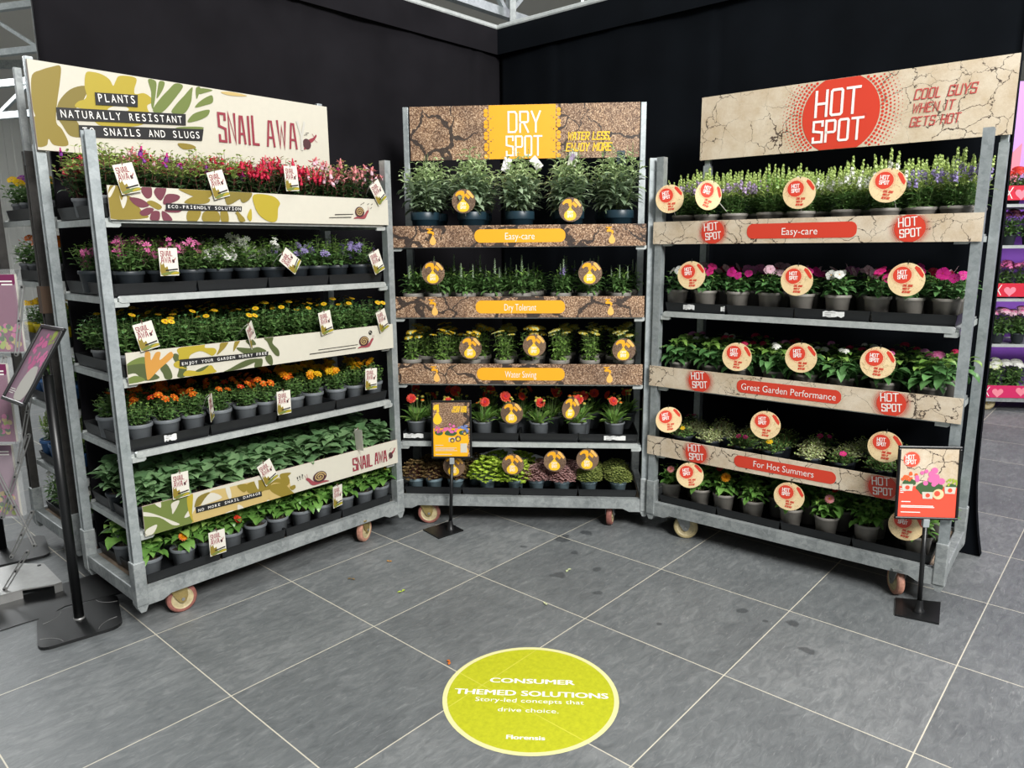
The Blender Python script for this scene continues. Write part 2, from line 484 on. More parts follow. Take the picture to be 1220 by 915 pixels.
# ------------------------------------------------------------------ mesh builder
class MB:
    def __init__(s):
        s.v, s.f, s.m, s.mats, s.sm = [], [], [], [], []
        s.smooth = False
    def mi(s, mat):
        if mat not in s.mats:
            s.mats.append(mat)
        return s.mats.index(mat)
    def face(s, idx, mi):
        s.f.append(idx)
        s.m.append(mi)
        s.sm.append(s.smooth)
    def box(s, x0, y0, z0, x1, y1, z1, mat, bev=0.0):
        mi = s.mi(mat)
        n = len(s.v)
        if bev <= 0:
            s.v += [(x0, y0, z0), (x1, y0, z0), (x1, y1, z0), (x0, y1, z0), (x0, y0, z1), (x1, y0, z1), (x1, y1, z1), (x0, y1, z1)]
            for q in ((0, 3, 2, 1), (4, 5, 6, 7), (0, 1, 5, 4), (1, 2, 6, 5), (2, 3, 7, 6), (3, 0, 4, 7)):
                s.face([n + i for i in q], mi)
        else:
            bm = bmesh.new()
            bmesh.ops.create_cube(bm, size=1.0)
            for v in bm.verts:
                v.co = Vector(((x0 + x1) / 2 + v.co.x * (x1 - x0), (y0 + y1) / 2 + v.co.y * (y1 - y0), (z0 + z1) / 2 + v.co.z * (z1 - z0)))
            bmesh.ops.bevel(bm, geom=bm.edges[:], offset=bev, segments=2, profile=0.5, affect='EDGES')
            s.frombm(bm, mat)
    def frombm(s, bm, mat, M=None):
        mi = s.mi(mat)
        n = len(s.v)
        bm.verts.ensure_lookup_table()
        for v in bm.verts:
            s.v.append(tuple(M @ v.co) if M else tuple(v.co))
        for f in bm.faces:
            s.face([n + v.index for v in f.verts], mi)
        bm.free()
    def tube(s, pts, r, mat, n=8, cap=True):
        mi = s.mi(mat)
        pts = [Vector(p) for p in pts]
        rr = r if isinstance(r, (list, tuple)) else [r] * len(pts)
        b = len(s.v)
        up = None
        for i, p in enumerate(pts):
            d = (pts[min(i + 1, len(pts) - 1)] - pts[max(i - 1, 0)])
            d = d.normalized() if d.length > 1e-9 else Vector((0, 0, 1))
            if up is None:
                up = Vector((1, 0, 0)) if abs(d.z) > 0.9 else Vector((0, 0, 1))
            a = d.cross(up)
            if a.length < 1e-6:
                a = d.cross(Vector((0, 1, 0)))
            a.normalize()
            c = a.cross(d).normalized()
            up = c
            for k in range(n):
                t = 2 * PI * k / n
                s.v.append(tuple(p + (a * math.cos(t) + c * math.sin(t)) * rr[i]))
        for i in range(len(pts) - 1):
            for k in range(n):
                k2 = (k + 1) % n
                s.face([b + i * n + k, b + i * n + k2, b + (i + 1) * n + k2, b + (i + 1) * n + k], mi)
        if cap:
            s.face([b + k for k in range(n)][::-1], mi)
            s.face([b + (len(pts) - 1) * n + k for k in range(n)], mi)
    def lathe(s, prof, mat, n=20, at=(0, 0, 0), axis=None, mats=None):
        b = len(s.v)
        M = Matrix.Translation(at)
        if axis is not None:
            M = M @ Vector((0, 0, 1)).rotation_difference(Vector(axis)).to_matrix().to_4x4()
        for (r, z) in prof:
            for k in range(n):
                t = 2 * PI * k / n
                s.v.append(tuple(M @ Vector((r * math.cos(t), r * math.sin(t), z))))
        for i in range(len(prof) - 1):
            mi = s.mi(mats[i] if mats else mat)
            for k in range(n):
                k2 = (k + 1) % n
                s.face([b + i * n + k, b + i * n + k2, b + (i + 1) * n + k2, b + (i + 1) * n + k], mi)
    def prism(s, pts, y0, y1, mat, plane='XZ'):
        """closed outline in XZ (or XY / YZ) pushed from y0 to y1"""
        mi = s.mi(mat)
        b = len(s.v)
        n = len(pts)
        for d in (y0, y1):
            for (a, c) in pts:
                s.v.append((a, d, c) if plane == 'XZ' else (a, c, d) if plane == 'XY' else (d, a, c))
        tri = tessellate_polygon([[Vector((a, c, 0)) for a, c in pts]])
        for t in tri:
            s.face([b + t[0], b + t[1], b + t[2]], mi)
            s.face([b + n + t[2], b + n + t[1], b + n + t[0]], mi)
        for k in range(n):
            k2 = (k + 1) % n
            s.face([b + k, b + k2, b + n + k2, b + n + k], mi)
    def flat(s, pts, y, mat):
        """flat printed shape in XZ, facing -Y"""
        if len(pts) < 3:
            return
        mi = s.mi(mat)
        b = len(s.v)
        for (a, c) in pts:
            s.v.append((a, y, c))
        for t in tessellate_polygon([[Vector((a, c, 0)) for a, c in pts]]):
            A, B, C = (pts[i] for i in t)
            area2 = (B[0] - A[0]) * (C[1] - A[1]) - (B[1] - A[1]) * (C[0] - A[0])
            s.face([b + t[0], b + t[1], b + t[2]] if area2 > 0 else [b + t[2], b + t[1], b + t[0]], mi)
    def mesh(s, name):
        me = bpy.data.meshes.new(name)
        me.from_pydata(s.v, [], s.f)
        for mt in s.mats:
            me.materials.append(MATS[mt])
        me.polygons.foreach_set('material_index', s.m)
        me.polygons.foreach_set('use_smooth', s.sm)
        me.update()
        return me
    def build(s, name, parent=None, loc=None, quat=None):
        return put(name, s.mesh(name), parent, loc, quat)

def put(name, me, parent=None, loc=None, quat=None, scale=None):
    o = bpy.data.objects.new(name, me)
    COL.objects.link(o)
    if parent:
        o.parent = parent
    if loc is not None:
        o.location = loc
    if quat is not None:
        o.rotation_mode = 'QUATERNION'
        o.rotation_quaternion = quat
    if scale is not None:
        o.scale = scale if isinstance(scale, (tuple, list)) else (scale,) * 3
    return o

def empty(name, loc, rz=0.0, label=None, cat=None, group=None):
    o = bpy.data.objects.new(name, None)
    o.empty_display_size = 0.05
    COL.objects.link(o)
    o.location = loc
    o.rotation_euler = (0, 0, rz)
    return tag(o, label, cat, group)

def tag(o, label=None, cat=None, group=None, kind=None):
    if label: o['label'] = label
    if cat: o['category'] = cat
    if group: o['group'] = group
    if kind: o['kind'] = kind
    return o

# ------------------------------------------------------------------ 2D helpers for printed artwork
def smooth_outline(pts, n=4):
    out = []
    k = len(pts)
    for i in range(k):
        p0, p1, p2, p3 = pts[i - 1], pts[i], pts[(i + 1) % k], pts[(i + 2) % k]
        for j in range(n):
            t = j / n
            r = []
            for a in (0, 1):
                r.append(0.5 * (2 * p1[a] + (p2[a] - p0[a]) * t + (2 * p0[a] - 5 * p1[a] + 4 * p2[a] - p3[a]) * t * t + (3 * p1[a] - p0[a] - 3 * p2[a] + p3[a]) * t ** 3))
            out.append(tuple(r))
    return out

def clip_rect(pts, x0, z0, x1, z1):
    def cut(ps, ins, inter):
        out = []
        for i in range(len(ps)):
            a, b = ps[i - 1], ps[i]
            ia, ib = ins(a), ins(b)
            if ib:
                if not ia: out.append(inter(a, b))
                out.append(b)
            elif ia:
                out.append(inter(a, b))
        return out
    def ix(X): return lambda a, b: (X, a[1] + (b[1] - a[1]) * (X - a[0]) / (b[0] - a[0]))
    def iz(Z): return lambda a, b: (a[0] + (b[0] - a[0]) * (Z - a[1]) / (b[1] - a[1]), Z)
    for ins, inter in ((lambda p: p[0] >= x0, ix(x0)), (lambda p: p[0] <= x1, ix(x1)), (lambda p: p[1] >= z0, iz(z0)), (lambda p: p[1] <= z1, iz(z1))):
        if pts: pts = cut(pts, ins, inter)
    out = []
    for p in pts:
        if not out or (abs(p[0] - out[-1][0]) + abs(p[1] - out[-1][1])) > 1e-5:
            out.append(p)
    return out

def circ(cx, cz, rx, rz=None, n=40, rot=0.0):
    rz = rx if rz is None else rz
    return [(cx + rx * math.cos(2 * PI * i / n) * math.cos(rot) - rz * math.sin(2 * PI * i / n) * math.sin(rot),
             cz + rx * math.cos(2 * PI * i / n) * math.sin(rot) + rz * math.sin(2 * PI * i / n) * math.cos(rot)) for i in range(n)]

def pill(x0, z0, x1, z1, r, n=8):
    out = []
    for (cx, cz, a0) in ((x1 - r, z1 - r, 0), (x0 + r, z1 - r, PI / 2), (x0 + r, z0 + r, PI), (x1 - r, z0 + r, 1.5 * PI)):
        for i in range(n + 1):
            a = a0 + PI / 2 * i / n
            out.append((cx + r * math.cos(a), cz + r * math.sin(a)))
    return out

# stroke lettering: narrow square-cornered capitals, unit height, width 0.5
GL = {
 'H': [[(0, 0), (0, 1)], [(.5, 0), (.5, 1)], [(0, .5), (.5, .5)]],
 'O': [[(.06, 0), (0, .06), (0, .94), (.06, 1), (.44, 1), (.5, .94), (.5, .06), (.44, 0), (.06, 0)]],
 'T': [[(0, 1), (.56, 1)], [(.28, 0), (.28, 1)]],
 'S': [[(.5, .8), (.5, 1), (0, 1), (0, .54), (.5, .46), (.5, 0), (0, 0), (0, .2)]],
 'P': [[(0, 0), (0, 1), (.44, 1), (.5, .94), (.5, .5), (.44, .44), (0, .44)]],
 'D': [[(0, 0), (0, 1), (.4, 1), (.5, .88), (.5, .12), (.4, 0), (0, 0)]],
 'R': [[(0, 0), (0, 1), (.44, 1), (.5, .94), (.5, .54), (.44, .48), (0, .48)], [(.22, .48), (.5, 0)]],
 'Y': [[(0, 1), (.26, .46), (.52, 1)], [(.26, .46), (.26, 0)]],
 'W': [[(0, 1), (.14, 0), (.3, .8), (.46, 0), (.6, 1)]],
 'A': [[(0, 0), (.16, 1), (.34, 1), (.5, 0)], [(.06, .34), (.44, .34)]],
 'E': [[(.46, 1), (0, 1), (0, 0), (.46, 0)], [(0, .52), (.38, .52)]],
 'L': [[(0, 1), (0, 0), (.42, 0)]],
 'N': [[(0, 0), (0, 1), (.5, 0), (.5, 1)]],
 'J': [[(.4, 1), (.4, 0), (0, 0), (0, .22)]],
 'M': [[(0, 0), (0, 1), (.3, .4), (.6, 1), (.6, 0)]],
 'C': [[(.5, .8), (.5, 1), (0, 1), (0, 0), (.5, 0), (.5, .2)]],
 'U': [[(0, 1), (0, 0), (.5, 0), (.5, 1)]],
 'G': [[(.5, .8), (.5, 1), (0, 1), (0, 0), (.5, 0), (.5, .46), (.26, .46)]],
 'I': [[(.06, 0), (.06, 1)]],
 ',': [[(.06, .1), (.0, -.12)]],
}
GW = {'I': .12, 'W': .6, 'M': .6, ' ': .3, ',': .1, 'T': .56}

def strokes(mb, text, x, z, h, mat, y, wid=None, th=0.1, gap=0.22, shear=0.0, rot=0.0):
    """stroke letters starting at x (left) and z (baseline); wid = overall width"""
    adv, tot = [], 0.0
    for ch in text:
        adv.append(tot)
        tot += GW.get(ch, .5) + gap
    tot -= gap
    sx = (wid / tot) if wid else h
    t = th * h / 2
    cr, sr = math.cos(rot), math.sin(rot)
    def P(a, b): 
        return (x + a * cr - b * sr, z + a * sr + b * cr)
    for ch, a0 in zip(text, adv):
        for pi_, pl in enumerate(GL.get(ch, [])):
            pp = [((a0 + q[0]) * sx + shear * q[1] * h, t + q[1] * (h - 2 * t)) for q in pl]
            stroke_line(mb, [P(*q) for q in pp], t, y - .00012 * pi_, mat)

def stroke_line(mb, pp, t, y, mat):
    """one pen stroke of half-width t with mitred corners, flat in XZ"""
    closed = abs(pp[0][0] - pp[-1][0]) + abs(pp[0][1] - pp[-1][1]) < 1e-6
    if closed: pp = pp[:-1]
    n = len(pp)
    dirs = []
    for i in range(n if closed else n - 1):
        a, b = pp[i], pp[(i + 1) % n]
        l = math.hypot(b[0] - a[0], b[1] - a[1]) or 1e-9
        dirs.append(((b[0] - a[0]) / l, (b[1] - a[1]) / l))
    L_, R_ = [], []
    for i in range(n):
        if closed: d0, d1 = dirs[i - 1], dirs[i]
        else: d0, d1 = dirs[max(0, i - 1)], dirs[min(n - 2, i)]
        nx, nz = -(d0[1] + d1[1]), d0[0] + d1[0]
        l = math.hypot(nx, nz)
        if l < 1e-6: nx, nz, l = -d1[1], d1[0], 1.0
        nx, nz = nx / l, nz / l
        k = t / max(.38, nx * -d1[1] + nz * d1[0])
        x, z = pp[i]
        if not closed and i == 0: x, z = x - d1[0] * t, z - d1[1] * t
        if not closed and i == n - 1: x, z = x + d0[0] * t, z + d0[1] * t
        L_.append((x + nx * k, z + nz * k))
        R_.append((x - nx * k, z - nz * k))
    mi = mb.mi(mat)
    b = len(mb.v)
    for p in L_ + R_:
        mb.v.append((p[0], y, p[1]))
    for i in range(n if closed else n - 1):
        j = (i + 1) % n
        mb.face([b + n + i, b + n + j, b + j, b + i], mi)

_TXT = {}
def text_into(mb, text, cx, cz, width, height, mat, y, align='C', rot=0.0, bold=0.0, spacing=1.0, shear=0.0, mono=False):
    """letters of the built-in typeface laid flat in XZ facing -Y, scaled to width x height"""
    fat = max(bold, 0.0)
    bold = min(bold, 0.0)
    key = (text, bold, spacing, shear, mono)
    if key not in _TXT:
        if mono:
            vs_, fs_ = [], []
            for i, ch in enumerate(text):
                if ch == ' ': continue
                a, f = glyphs(ch, bold, 1.0, shear)
                xs = [p[0] for p in a]
                wd = max(xs) - min(xs)
                k = min(1.0, 0.62 / wd) if ch not in 'I' else 1.0
                k = max(k, 0.5 / wd) if ch not in "I-',." else k
                b = len(vs_)
                mid = (max(xs) + min(xs)) / 2
                vs_ += [((p[0] - mid) * k + i * 0.86, p[1]) for p in a]
                if ch == 'I':
                    c0 = i * 0.86
                    for zz in (0.0, 0.63):
                        n0 = len(vs_)
                        vs_ += [(c0 - .22, zz), (c0 + .22, zz), (c0 + .22, zz + .1), (c0 - .22, zz + .1)]
                        f = list(f) + [[n0 - b, n0 + 1 - b, n0 + 2 - b, n0 + 3 - b]]
                fs_ += [[b + q for q in ff] for ff in f]
            _TXT[key] = (vs_, fs_)
        else:
            _TXT[key] = glyphs(text, bold, spacing, shear)
    vs_, fs_ = _TXT[key]
    xs = [p[0] for p in vs_]
    x0, x1 = min(xs), max(xs)
    capH = 0.73
    sx = width / (x1 - x0)
    sz = height / capH
    mi = mb.mi(mat)
    cr, sr = math.cos(rot), math.sin(rot)
    offx = {'C': (x0 + x1) / 2, 'L': x0, 'R': x1}[align]
    for q_, dx in enumerate((0.0, -fat, fat) if fat else (0.0,)):
        b = len(mb.v)
        for (a, c) in vs_:
            px, pz = (a + dx - offx) * sx, c * sz
            mb.v.append((cx + px * cr - pz * sr, y - .00006 * q_, cz + px * sr + pz * cr))
        for f in fs_:
            mb.face([b + q for q in f], mi)

def glyphs(text, bold, spacing, shear):
    cu = bpy.data.curves.new('lettering_outline', 'FONT')
    cu.body = text
    cu.size = 1.0
    cu.offset = bold
    cu.space_character = spacing
    cu.shear = shear
    cu.resolution_u = 3
    o = bpy.data.objects.new('lettering_outline', cu)
    COL.objects.link(o)
    dg = bpy.context.evaluated_depsgraph_get()
    me = bpy.data.meshes.new_from_object(o.evaluated_get(dg))
    vs_ = [(v.co.x, v.co.y) for v in me.vertices]
    fs_ = [list(f.vertices) for f in me.polygons]
    bpy.data.objects.remove(o, do_unlink=True)
    bpy.data.curves.remove(cu)
    bpy.data.meshes.remove(me)
    return vs_, fs_

# ------------------------------------------------------------------ the three carts' places
CARTS = {'L': (-1.5134, 2.7111, 0.8514), 'C': (-0.6367, 3.8218, -0.0746), 'R': (0.747, 3.680, -0.6801)}
DEP = 0.533
LEN = 1.35
KS = 0.9755            # the carts are 1.317 m between post centres; all their parts below are given in units of 0.9755 m
KZ = 0.0365            # height of the carts' datum over the floor
def at0(c, u, v, z):
    x, y, a = CARTS[c]
    return (x + u * math.cos(a) - v * math.sin(a), y + u * math.sin(a) + v * math.cos(a), z)
def at(c, u, v, z):
    x, y, z = at0(c, u, v, z)
    return (x * KS, y * KS, z * KS + KZ)
def ks(o, k=KS):
    o.scale = (k, k, k)
    return o
def yaw(c):
    return CARTS[c][2]
def rotz(p, a):
    return (p[0] * math.cos(a) - p[1] * math.sin(a), p[0] * math.sin(a) + p[1] * math.cos(a), p[2])

# ------------------------------------------------------------------ setting
fl = MB()
fl.v = [(-14, -12, 0), (24, -12, 0), (24, 16, 0), (-14, 16, 0)]
fl.mi('soil')
fl.face([0, 1, 2, 3], 0)
fo = fl.build('floor', None, (FLOOR_O[0], FLOOR_O[1], 0))
fo.rotation_euler = (0, 0, FLOOR_YAW)
tag(fo, kind='structure')
fo.data.materials.clear()
fo.data.materials.append(floor_material(fo))
fo['label'] = 'grey slate tile floor with pale joints'
sticker_material(fo)

def sheet_wall(name, p0, p1, h, mat, pitch=0.25, amp=0.02):
    """ribbed wall sheeting from p0 to p1"""
    mb = MB()
    mi = mb.mi(mat)
    a, b = Vector((p0[0], p0[1], 0)), Vector((p1[0], p1[1], 0))
    d = (b - a)
    n = int(d.length / pitch)
    nrm = Vector((-d.y, d.x, 0)).normalized()
    k = 0
    for i in range(n):
        for (t, o) in ((0, 0), (.45, 0), (.5, amp), (.95, amp)):
            p = a + d * ((i + t) / n) + nrm * o
            mb.v += [(p.x, p.y, 0), (p.x, p.y, h)]
            if k:
                mb.face([2 * k - 2, 2 * k, 2 * k + 1, 2 * k - 1], mi)
            k += 1
    o = mb.build(name)
    tag(o, kind='structure')
    return o
sheet_wall('wall_left', (-16.5, 3.0), (-8.6, 17.0), 4.2, 'wall_sheet', 0.3)
sheet_wall('wall_back', (-8.6, 17.0), (14.0, 17.0), 4.2, 'wall_sheet', 0.3)

# pitched roof of translucent sheets, over the hall behind the display
rb = MB()
mi = rb.mi('roof_sheet')
def roofquad(a, b, c, d):
    n = len(rb.v)
    rb.v.extend([a, b, c, d])
    rb.face([n, n + 1, n + 2, n + 3], mi)
roofquad((-18, 6.4, 4.3), (12, 6.4, 4.3), (12, 10.5, 6.2), (-18, 10.5, 6.2))
roofquad((-18, 10.5, 6.2), (12, 10.5, 6.2), (12, 17.2, 4.2), (-18, 17.2, 4.2))
tag(rb.build('ceiling'), kind='structure')

def bar(mb, p, q, wd, ht, mat):
    p, q = Vector(p), Vector(q)
    d = (q - p)
    l = d.length
    M = Matrix.Translation(p) @ d.to_track_quat('X', 'Z').to_matrix().to_4x4()
    n = len(mb.v)
    mi = mb.mi(mat)
    for x in (0, l):
        for (a, b) in ((-wd/2, -ht/2), (wd/2, -ht/2), (wd/2, ht/2), (-wd/2, ht/2)):
            mb.v.append(tuple(M @ Vector((x, a, b))))
    for f in ((0, 1, 2, 3), (7, 6, 5, 4), (0, 4, 5, 1), (1, 5, 6, 2), (2, 6, 7, 3), (3, 7, 4, 0)):
        mb.face([n + i for i in f], mi)

def girder(label, p, q, z0, z1, n, wd=0.06):
    """lattice girder: two chords, posts and diagonals, each its own part"""
    root = empty('lattice_girder', (p[0], p[1], z0), 0, label, 'girder')
    P, Q = Vector((0, 0, 0)), Vector((q[0] - p[0], q[1] - p[1], 0))
    H = Vector((0, 0, z1 - z0))
    for a in (Vector((0, 0, 0)), H):
        mb = MB()
        bar(mb, P + a, Q + a, wd * 1.1, wd * 1.1, 'galvanised_steel')
        mb.build('chord', root)
    for i in range(n + 1):
        a = P + (Q - P) * (i / n)
        mb = MB()
        bar(mb, a, a + H, wd * .45, wd * .45, 'galvanised_steel')
        mb.build('strut', root)
        if i < n:
            c = P + (Q - P) * ((i + 1) / n)
            mb = MB()
            bar(mb, (a if i % 2 else a + H), (c + H if i % 2 else c), wd * .6, wd * .6, 'galvanised_steel')
            mb.build('brace', root)
    return root
girder('galvanised lattice roof girder seen past the curtain, upper one over the aisle', (-8.6, 8.3), (-4.25, 7.0), 3.28, 3.66, 7, 0.05)
girder('galvanised lattice roof girder under the upper one, beyond the aisle', (-10.5, 10.6), (-5.6, 9.0), 3.08, 3.44, 8, 0.07)
girder('galvanised lattice girder running along above the two curtains\' corner', (-1.9, 3.75), (1.25, 7.27), 3.2, 4.1, 5, 0.055)
# columns that carry the roof
for (x, y, lb) in ((-4.25, 7.0, 'galvanised roof column at the end of the upper girder, behind the curtain'), (0.03, 5.75, 'slim galvanised column rising above the corner of the curtains')):
    mb = MB()
    mb.box(-.024, -.024, 0, .024, .024, 4.4, 'weathered_zinc', .004)
    mb.box(-.09, -.09, 0, .09, .09, .012, 'bright_zinc')
    tag(mb.build('roof_column', None, (x, y, 0)), lb, 'column')
# far low girders and purlins under the roof
for i, (y, z) in enumerate(((8.2, 5.0), (9.8, 5.72), (12.2, 5.55), (14.4, 4.9))):
    mb = MB()
    bar(mb, (-17, y, z), (11, y, z), .1, .14, 'weathered_zinc')
    tag(mb.build('trim_%d' % (i + 1)), kind='structure')

# ------------------------------------------------------------------ black curtains
def curtain(name, label, p0, p1, h, seams, thick=0.03, flare=None, seed=1, cloth='black_molton'):
    rng = random.Random(seed)
    a, b = Vector((p0[0], p0[1], 0)), Vector((p1[0], p1[1], 0))
    d = b - a
    ln = d.length
    d.normalize()
    nrm = Vector((-d.y, d.x, 0))
    nx, nz = int(ln / 0.03), 26
    ph = [rng.uniform(0, 6) for _ in range(6)]
    def off(s, z):
        o = 0.010 * math.sin(s * 4.1 + ph[0]) + 0.006 * math.sin(s * 9.7 + ph[1] + z * .5) + 0.003 * math.sin(s * 23 + ph[2])
        for sm in seams:
            o += 0.012 * math.exp(-((s - sm) / 0.02) ** 2)
        return o * (1.0 - 0.25 * z / h)
    mb = MB()
    mb.smooth = True
    mi = mb.mi(cloth)
    for side in (0, 1):
        base = len(mb.v)
        for j in range(nz + 1):
            z = h * j / nz
            for i in range(nx + 1):
                s = ln * i / nx
                ex = 0.0
                if flare:
                    ex = flare(z) * (s / ln) ** 12
                p = a + d * (s + ex) + nrm * (off(s, z) + side * thick)
                mb.v.append((p.x, p.y, z if z > 0 else 0.004))
        for j in range(nz):
            for i in range(nx):
                q = [base + j * (nx + 1) + i, base + j * (nx + 1) + i + 1, base + (j + 1) * (nx + 1) + i + 1, base + (j + 1) * (nx + 1) + i]
                mb.face(q if side == 0 else q[::-1], mi)
    n1 = (nx + 1) * (nz + 1)
    for j in range(nz):
        for i in (0, nx):
            q = [j * (nx + 1) + i, (j + 1) * (nx + 1) + i, n1 + (j + 1) * (nx + 1) + i, n1 + j * (nx + 1) + i]
            mb.face(q, mi)
    for i in range(nx):
        q = [nz * (nx + 1) + i, nz * (nx + 1) + i + 1, n1 + nz * (nx + 1) + i + 1, n1 + nz * (nx + 1) + i]
        mb.face(q, mi)
    root = empty(name, (0, 0, 0), 0, label, 'curtain')
    mb.build('drape', root)
    # turned-over top band
    tb = MB()
    bar(tb, a + Vector((0, 0, h - .06)) - nrm * .022, b + Vector((0, 0, h - .06)) - nrm * .022, .012, .16, cloth)
    tb.build('top_band', root)
    rl = MB()
    rl.tube([a + Vector((0, 0, h + .035)) + nrm * .015, b + Vector((0, 0, h + .035)) + nrm * .015], .028, 'bright_zinc', 10)
    rl.build('hanging_rail', root)
    return root
CORNER = (-0.08, 5.25)
pL = at0('L', 0.075, 0.625, 0)
curtain('backdrop_curtain', 'black cloth curtain behind the snail-print cart, meeting the other curtain in a corner', pL, (CORNER[0] + .165, CORNER[1] + .188), 2.90, (1.2, 2.55), seed=3)
pR = at0('R', 1.385, 0.60, 0)
_d = (Vector(pR[:2]) - Vector(CORNER)).normalized() * .014
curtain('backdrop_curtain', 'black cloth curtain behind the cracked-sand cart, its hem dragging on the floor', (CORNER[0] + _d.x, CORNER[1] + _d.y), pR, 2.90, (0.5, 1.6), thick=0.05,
        flare=lambda z: 0.05 * max(0, 1 - z / 0.5) ** 2 - 0.008 * z, seed=8, cloth='black_molton_shaded')
# ------------------------------------------------------------------ plant carts (galvanised, wheeled)
PH = 1.91
def cart(name_label, origin, a, shelves, casters, group='galvanised plant carts', ext=2.245, post_mat='galvanised_steel', lip=None, ptop=PH, length=LEN, dep=DEP, k=KS, fz=-.0374):
    root = ks(empty('plant_cart', origin, a, name_label, 'cart', group), k)
    W = .018
    # base
    for (nm, x0, x1, y0, y1) in (('base_rail', .0, length, -.022, .012), ('base_rail', .0, length, dep - .012, dep + .022)):
        mb = MB()
        mb.prism([(x0 + .02, .142), (x0 + .02, .070), (x0 + .08, .070), (x0 + .115, .087), (x1 - .115, .087), (x1 - .08, .070), (x1 - .02, .070), (x1 - .02, .142)], y0, y1, 'weathered_zinc')
        mb.build(nm, root)
    for x in (0, length):
        mb = MB()
        mb.box(x - .02, 0, .085, x + .02, dep, .145, 'weathered_zinc', .004)
        mb.build('base_rail', root)
    mb = MB()
    mb.box(.02, .01, .118, length - .02, dep - .01, .132, 'plywood')
    mb.build('deck', root)
    for (x, y) in ((0, 0), (length, 0), (0, dep), (length, dep)):
        mb = MB()
        mb.box(x - .0235, y - .026, .075, x + .0235, y + .026, .26, 'weathered_zinc', .004)
        mb.prism([(x - .0235, .075), (x - .01, .045), (x + .01, .045), (x + .0235, .075)], y - .02, y + .02, 'weathered_zinc')
        mb.build('post_socket', root)
        o = -1 if x == 0 else 1          # channel opens to the outside
        mb = MB()
        t = .003
        prof = [(x - o * W, y - .021), (x + o * W, y - .021), (x + o * W, y - .021 + .007), (x - o * (W - t), y - .021 + .007), (x - o * (W - t), y + .021 - .007), (x + o * W, y + .021 - .007), (x + o * W, y + .021), (x - o * W, y + .021)]
        mb.prism(prof, .2, ptop, post_mat, 'XY')
        po = mb.build('post', root)
        sl = MB()
        for k in range(17):
            z = .3 + k * .095
            sl.box(x - o * (W - t) + o * .0005, y - .006, z, x - o * (W - t) + o * .0015, y + .006, z + .03, 'tray_black')
        so = sl.build('hook_slots', po)
    if ext:
        for x in (0, length):
            mb = MB()
            mb.box(x - .016, dep - .013, 1.5, x + .016, dep + .013, ext, post_mat, .003)
            mb.build('extension_pole', root)
    for z in shelves:
        mb = MB()
        zz = z - .004
        mb.box(.026, .0, zz - .004, length - .026, dep, zz, 'weathered_zinc')
        mb.prism([(.045, zz + .008), (.038, zz + .002), (.038, zz - .012), (.046, zz - .018), (length - .046, zz - .018), (length - .038, zz - .012), (length - .038, zz + .002), (length - .045, zz + .008)], -.017, -.001, 'bright_zinc')
        mb.box(.03, dep - .01, zz - .018, length - .03, dep + .004, zz + .008, 'bright_zinc')
        for x in (.024, length - .036):
            mb.box(x, -.004, zz - .026, x + .012, dep, zz - .002, 'bright_zinc')
        for x0, x1 in ((.022, .075), (length - .075, length - .022)):
            mb.prism([(x0, zz - .014), (x1, zz - .014), (x1, zz - .028), (x1 - .008, zz - .034), (x0, zz - .034)], -.013, -.003, 'bright_zinc')
        mb.build('shelf', root)
    for (x, y, ya, tyre, fork) in casters:
        c = MB()
        c.box(-.045, -.045, .1335, .045, .045, .139, fork)
        c.box(-.02, -.02, .139, .02, .02, .158, fork)
        c.lathe([(.03, .1335), (.03, .128), (0, .128)], fork, 16)
        for s_ in (-1, 1):
            c.prism([(-.034, .1335), (.045, .1335), (.046, .072), (.037, .05), (.024, .044), (.011, .05), (-.004, .072)], s_ * .021 - .0015, s_ * .021 + .0015, fork)
        c.tube([(.024, -.027, .0625), (.024, .027, .0625)], .007, 'brushed_silver', 10)
        co = c.build('caster', root, (x, y, fz))
        co.rotation_euler = (0, 0, ya)
        wb = MB()
        wb.smooth = False
        prof = [(.008, -.017), (.02, -.017), (.022, -.012), (.040, -.012), (.046, -.0155), (.056, -.0155), (.0615, -.011), (.0625, -.004), (.0625, .004), (.0615, .011), (.056, .0155), (.046, .0155), (.040, .012), (.022, .012), (.02, .017), (.008, .017)]
        ms = ['wheel_hub_cream'] * 4 + [tyre] * 7 + ['wheel_hub_cream'] * 4
        wb.lathe(prof, tyre, 32, (.024, 0, .0625), (0, 1, 0), ms)
        wb.build('wheel', co)
    return root

SH = {'L': [1.608, 1.312, 1.003, .703, .382], 'C': [1.505, 1.14, .785, .445], 'R': [1.52, 1.155, .79, .43]}
BASE_Z = .134
cart('tall galvanised plant cart with snail-print signs and six levels of plants', at('L', 0, 0, 0), yaw('L'), SH['L'],
     [(.150, .035, 0.75 - yaw('L'), 'wheel_tyre_red', 'caster_yellow_zinc'), (1.125, .03, .45, 'wheel_tyre_pink', 'caster_yellow_zinc'),
      (.2, .47, 1.0, 'wheel_tyre_red', 'caster_yellow_zinc'), (1.2, .47, .4, 'wheel_tyre_red', 'caster_yellow_zinc')])
cart('tall galvanised plant cart with brown dry-soil signs, standing in the corner between two others', at('C', 0, 0, 0), yaw('C'), SH['C'],
     [(.14, .035, .1, 'wheel_tyre_red', 'caster_yellow_zinc'), (1.17, .045, 1.35, 'wheel_tyre_red', 'caster_grey_zinc'),
      (.15, .47, .3, 'wheel_tyre_red', 'caster_yellow_zinc'), (1.2, .47, .4, 'wheel_tyre_red', 'caster_yellow_zinc')], ext=2.272)
